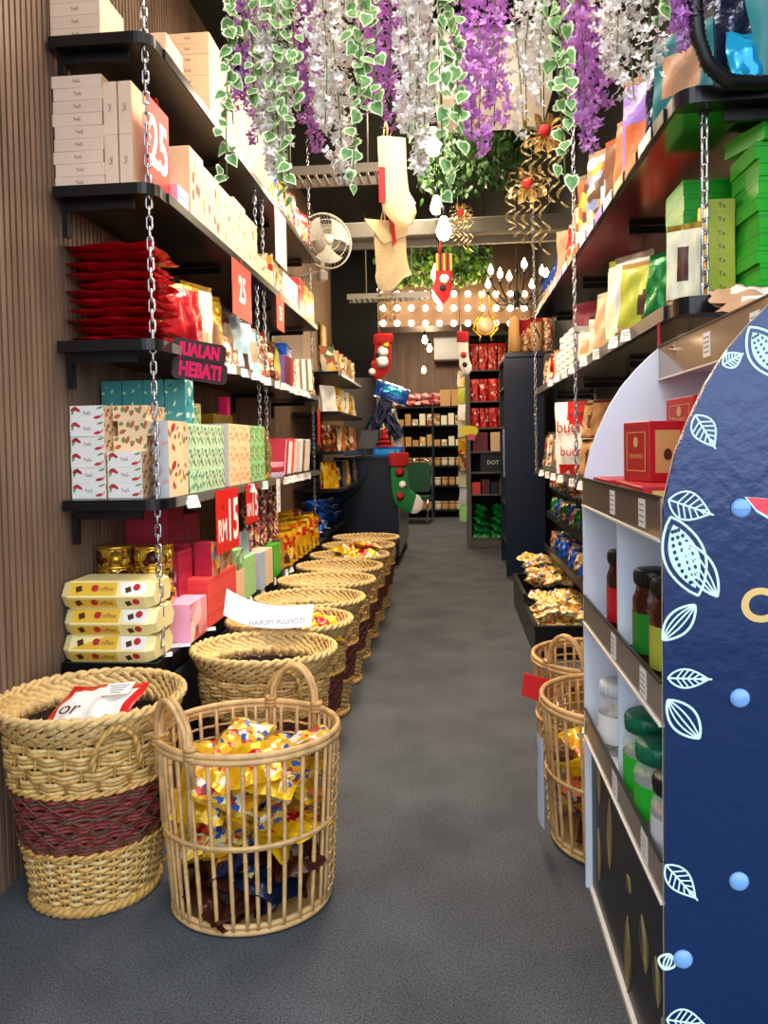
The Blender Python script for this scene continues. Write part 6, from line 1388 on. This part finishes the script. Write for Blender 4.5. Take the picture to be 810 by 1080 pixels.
# ---- gold ribbon bows with red hearts
def bow(px,py,Y,s,label):
    p=at(px,py,Y=Y); o=T('ribbon_bow',None,label,'ornament',p); rn=random.Random(px); mb=MB()
    for k in range(10):
        a=2*PI*k/10; mb.grid(lambda u,v:(.13*math.sin(PI*u)*math.cos(a)+(v-.5)*.03*math.sin(a),(v-.5)*.03,.09*math.sin(PI*u)*math.sin(a)+.035*math.sin(2*PI*u)),12,1,'gold_pale')
    lp_=P('loops',mb,o); mb=MB()
    for k in range(5):
        x0=-.1+.05*k; mb.grid(lambda u,v:(x0+.03*math.sin(u*16+k)+(v-.5)*.022*math.cos(u*16),.02*math.cos(u*16+k),-.38*u*(.7+.1*k)),30,1,'gold_pale')
    P('tails',mb,o); mb=MB(); mb.lathe([(0,-.02),(.025,-.015),(.035,0),(.025,.015),(0,.02)],12,'felt_red',TR((0,-.03,0),(PI/2,0,0))); P('centre',mb,lp_,label='red centre')
    mb=MB(); mb.tube([(0,0,0),(0,0,(ZC-p.z)/s)],.003,4,'black_metal'); P('hanging_cord',mb,o); o.scale=(s,)*3
bow(556,195,4.3,.95,'gold ribbon bow with red centre beside the right chains'); bow(574,140,3.4,.8,'gold ribbon bow behind the ivy garland near the air conditioner'); bow(409,306,8.0,.9,'small gold ribbon bow at the left end of the bulb panel'); bow(486,225,4.9,.6,'small red and gold ornament beside the brightest bulb')
# ---- gold reindeer-like hanging ornament replaced by its plain outline: a gold lyre shape
p=at(512,345,Y=7.4); o=T('gold_ornament',None,'gold lyre-shaped ornament hanging before the bulb panel','ornament',p); mb=MB()
for s in(-1,1): mb.tube([(s*.03,0,.36),(s*.05,0,.24),(s*.04,0,.14),(s*.1,0,.06),(s*.12,0,-.02),(s*.05,0,-.09),(s*.06,0,-.14)],.011,6,'gold')
mb.tube([(.085*math.cos(2*PI*k/24),0,.01+.085*math.sin(2*PI*k/24)) for k in range(24)],.012,6,'gold',True); P('frame',mb,o)
mb=MB(); mb.lathe([(0,-.02),(.075,-.015),(.08,0),(.075,.015),(0,.02)],20,'pouch_tan',TR((0,0,.01),(PI/2,0,0))); P('disc',mb,o); mb=MB(); mb.tube([(0,0,.36),(0,0,ZC-p.z)],.003,4,'black_metal'); mb.tube([(-.035,0,.36),(.035,0,.36)],.008,5,'gold'); P('hanging_cord',mb,o)
# ---- chandelier with flame bulbs
p=at(545,312,Y=6.9); o=T('chandelier',None,'chandelier with curling arms and small lit bulbs beside the right chain','chandelier',p); mb=MB(); mb.lathe([(.01,-.12),(.03,-.1),(.015,-.04),(.04,0),(.015,.06),(.02,.2),(.008,.26)],12,'black_metal'); mb.tube([(0,0,.2),(0,0,ZC-p.z)],.006,6,'black_metal'); P('stem',mb,o)
for k in range(8):
    a=2*PI*k/8+.2; c,s=math.cos(a),math.sin(a); mb=MB(); R_=.3 if k%2 else .24; zt_=.06 if k%2 else .14
    mb.tube([(c*R_*t,s*R_*t,-.08*math.sin(PI*t*1.0)+zt_*t*t) for t in [i/10 for i in range(11)]],.007,6,'black_metal'); mb.tube([(c*(R_*.55+.05*math.cos(q*.7)),s*(R_*.55+.05*math.cos(q*.7)),-.07+.05*math.sin(q*.7)) for q in range(9)],.005,5,'black_metal'); mb.lathe([(.008,0),(.026,.012),(.012,.02),(.012,.05)],10,'black_metal',TR((c*R_,s*R_,zt_))); arm=P('arm',mb,o)
    mb=MB(); mb.lathe([(.008,.05),(.024,.07),(.026,.09),(.012,.125),(0,.15)],10,'bulb_glow',TR((c*R_,s*R_,zt_))); P('flame_bulb',mb,arm)
light('POINT',(p.x,p.y,p.z-.2),10,(1,.8,.55),.1)
# red and dark bow on the far right chain
p=at(560,338,Y=6.4); o=T('fabric_bow',None,'large red and dark checked fabric bow near the brown rolls','ornament',p); mb=MB()
for s in(-1,1): mb.grid(lambda u,v:(s*.2*u,.05*math.sin(PI*u),(v-.5)*(.06+.22*u)+.12*u*s),8,4,'felt_red'); mb.grid(lambda u,v:(s*(.03+.12*u),.03,-.3*u+(v-.5)*.07),6,2,'felt_black' if s>0 else 'felt_red')
P('loops',mb,o); mb=MB(); mb.tube([(0,0,0),(.0,0,(ZC-p.z)/.5)],.003,4,'black_metal'); P('hanging_cord',mb,o); o.scale=(.5,.5,.5)
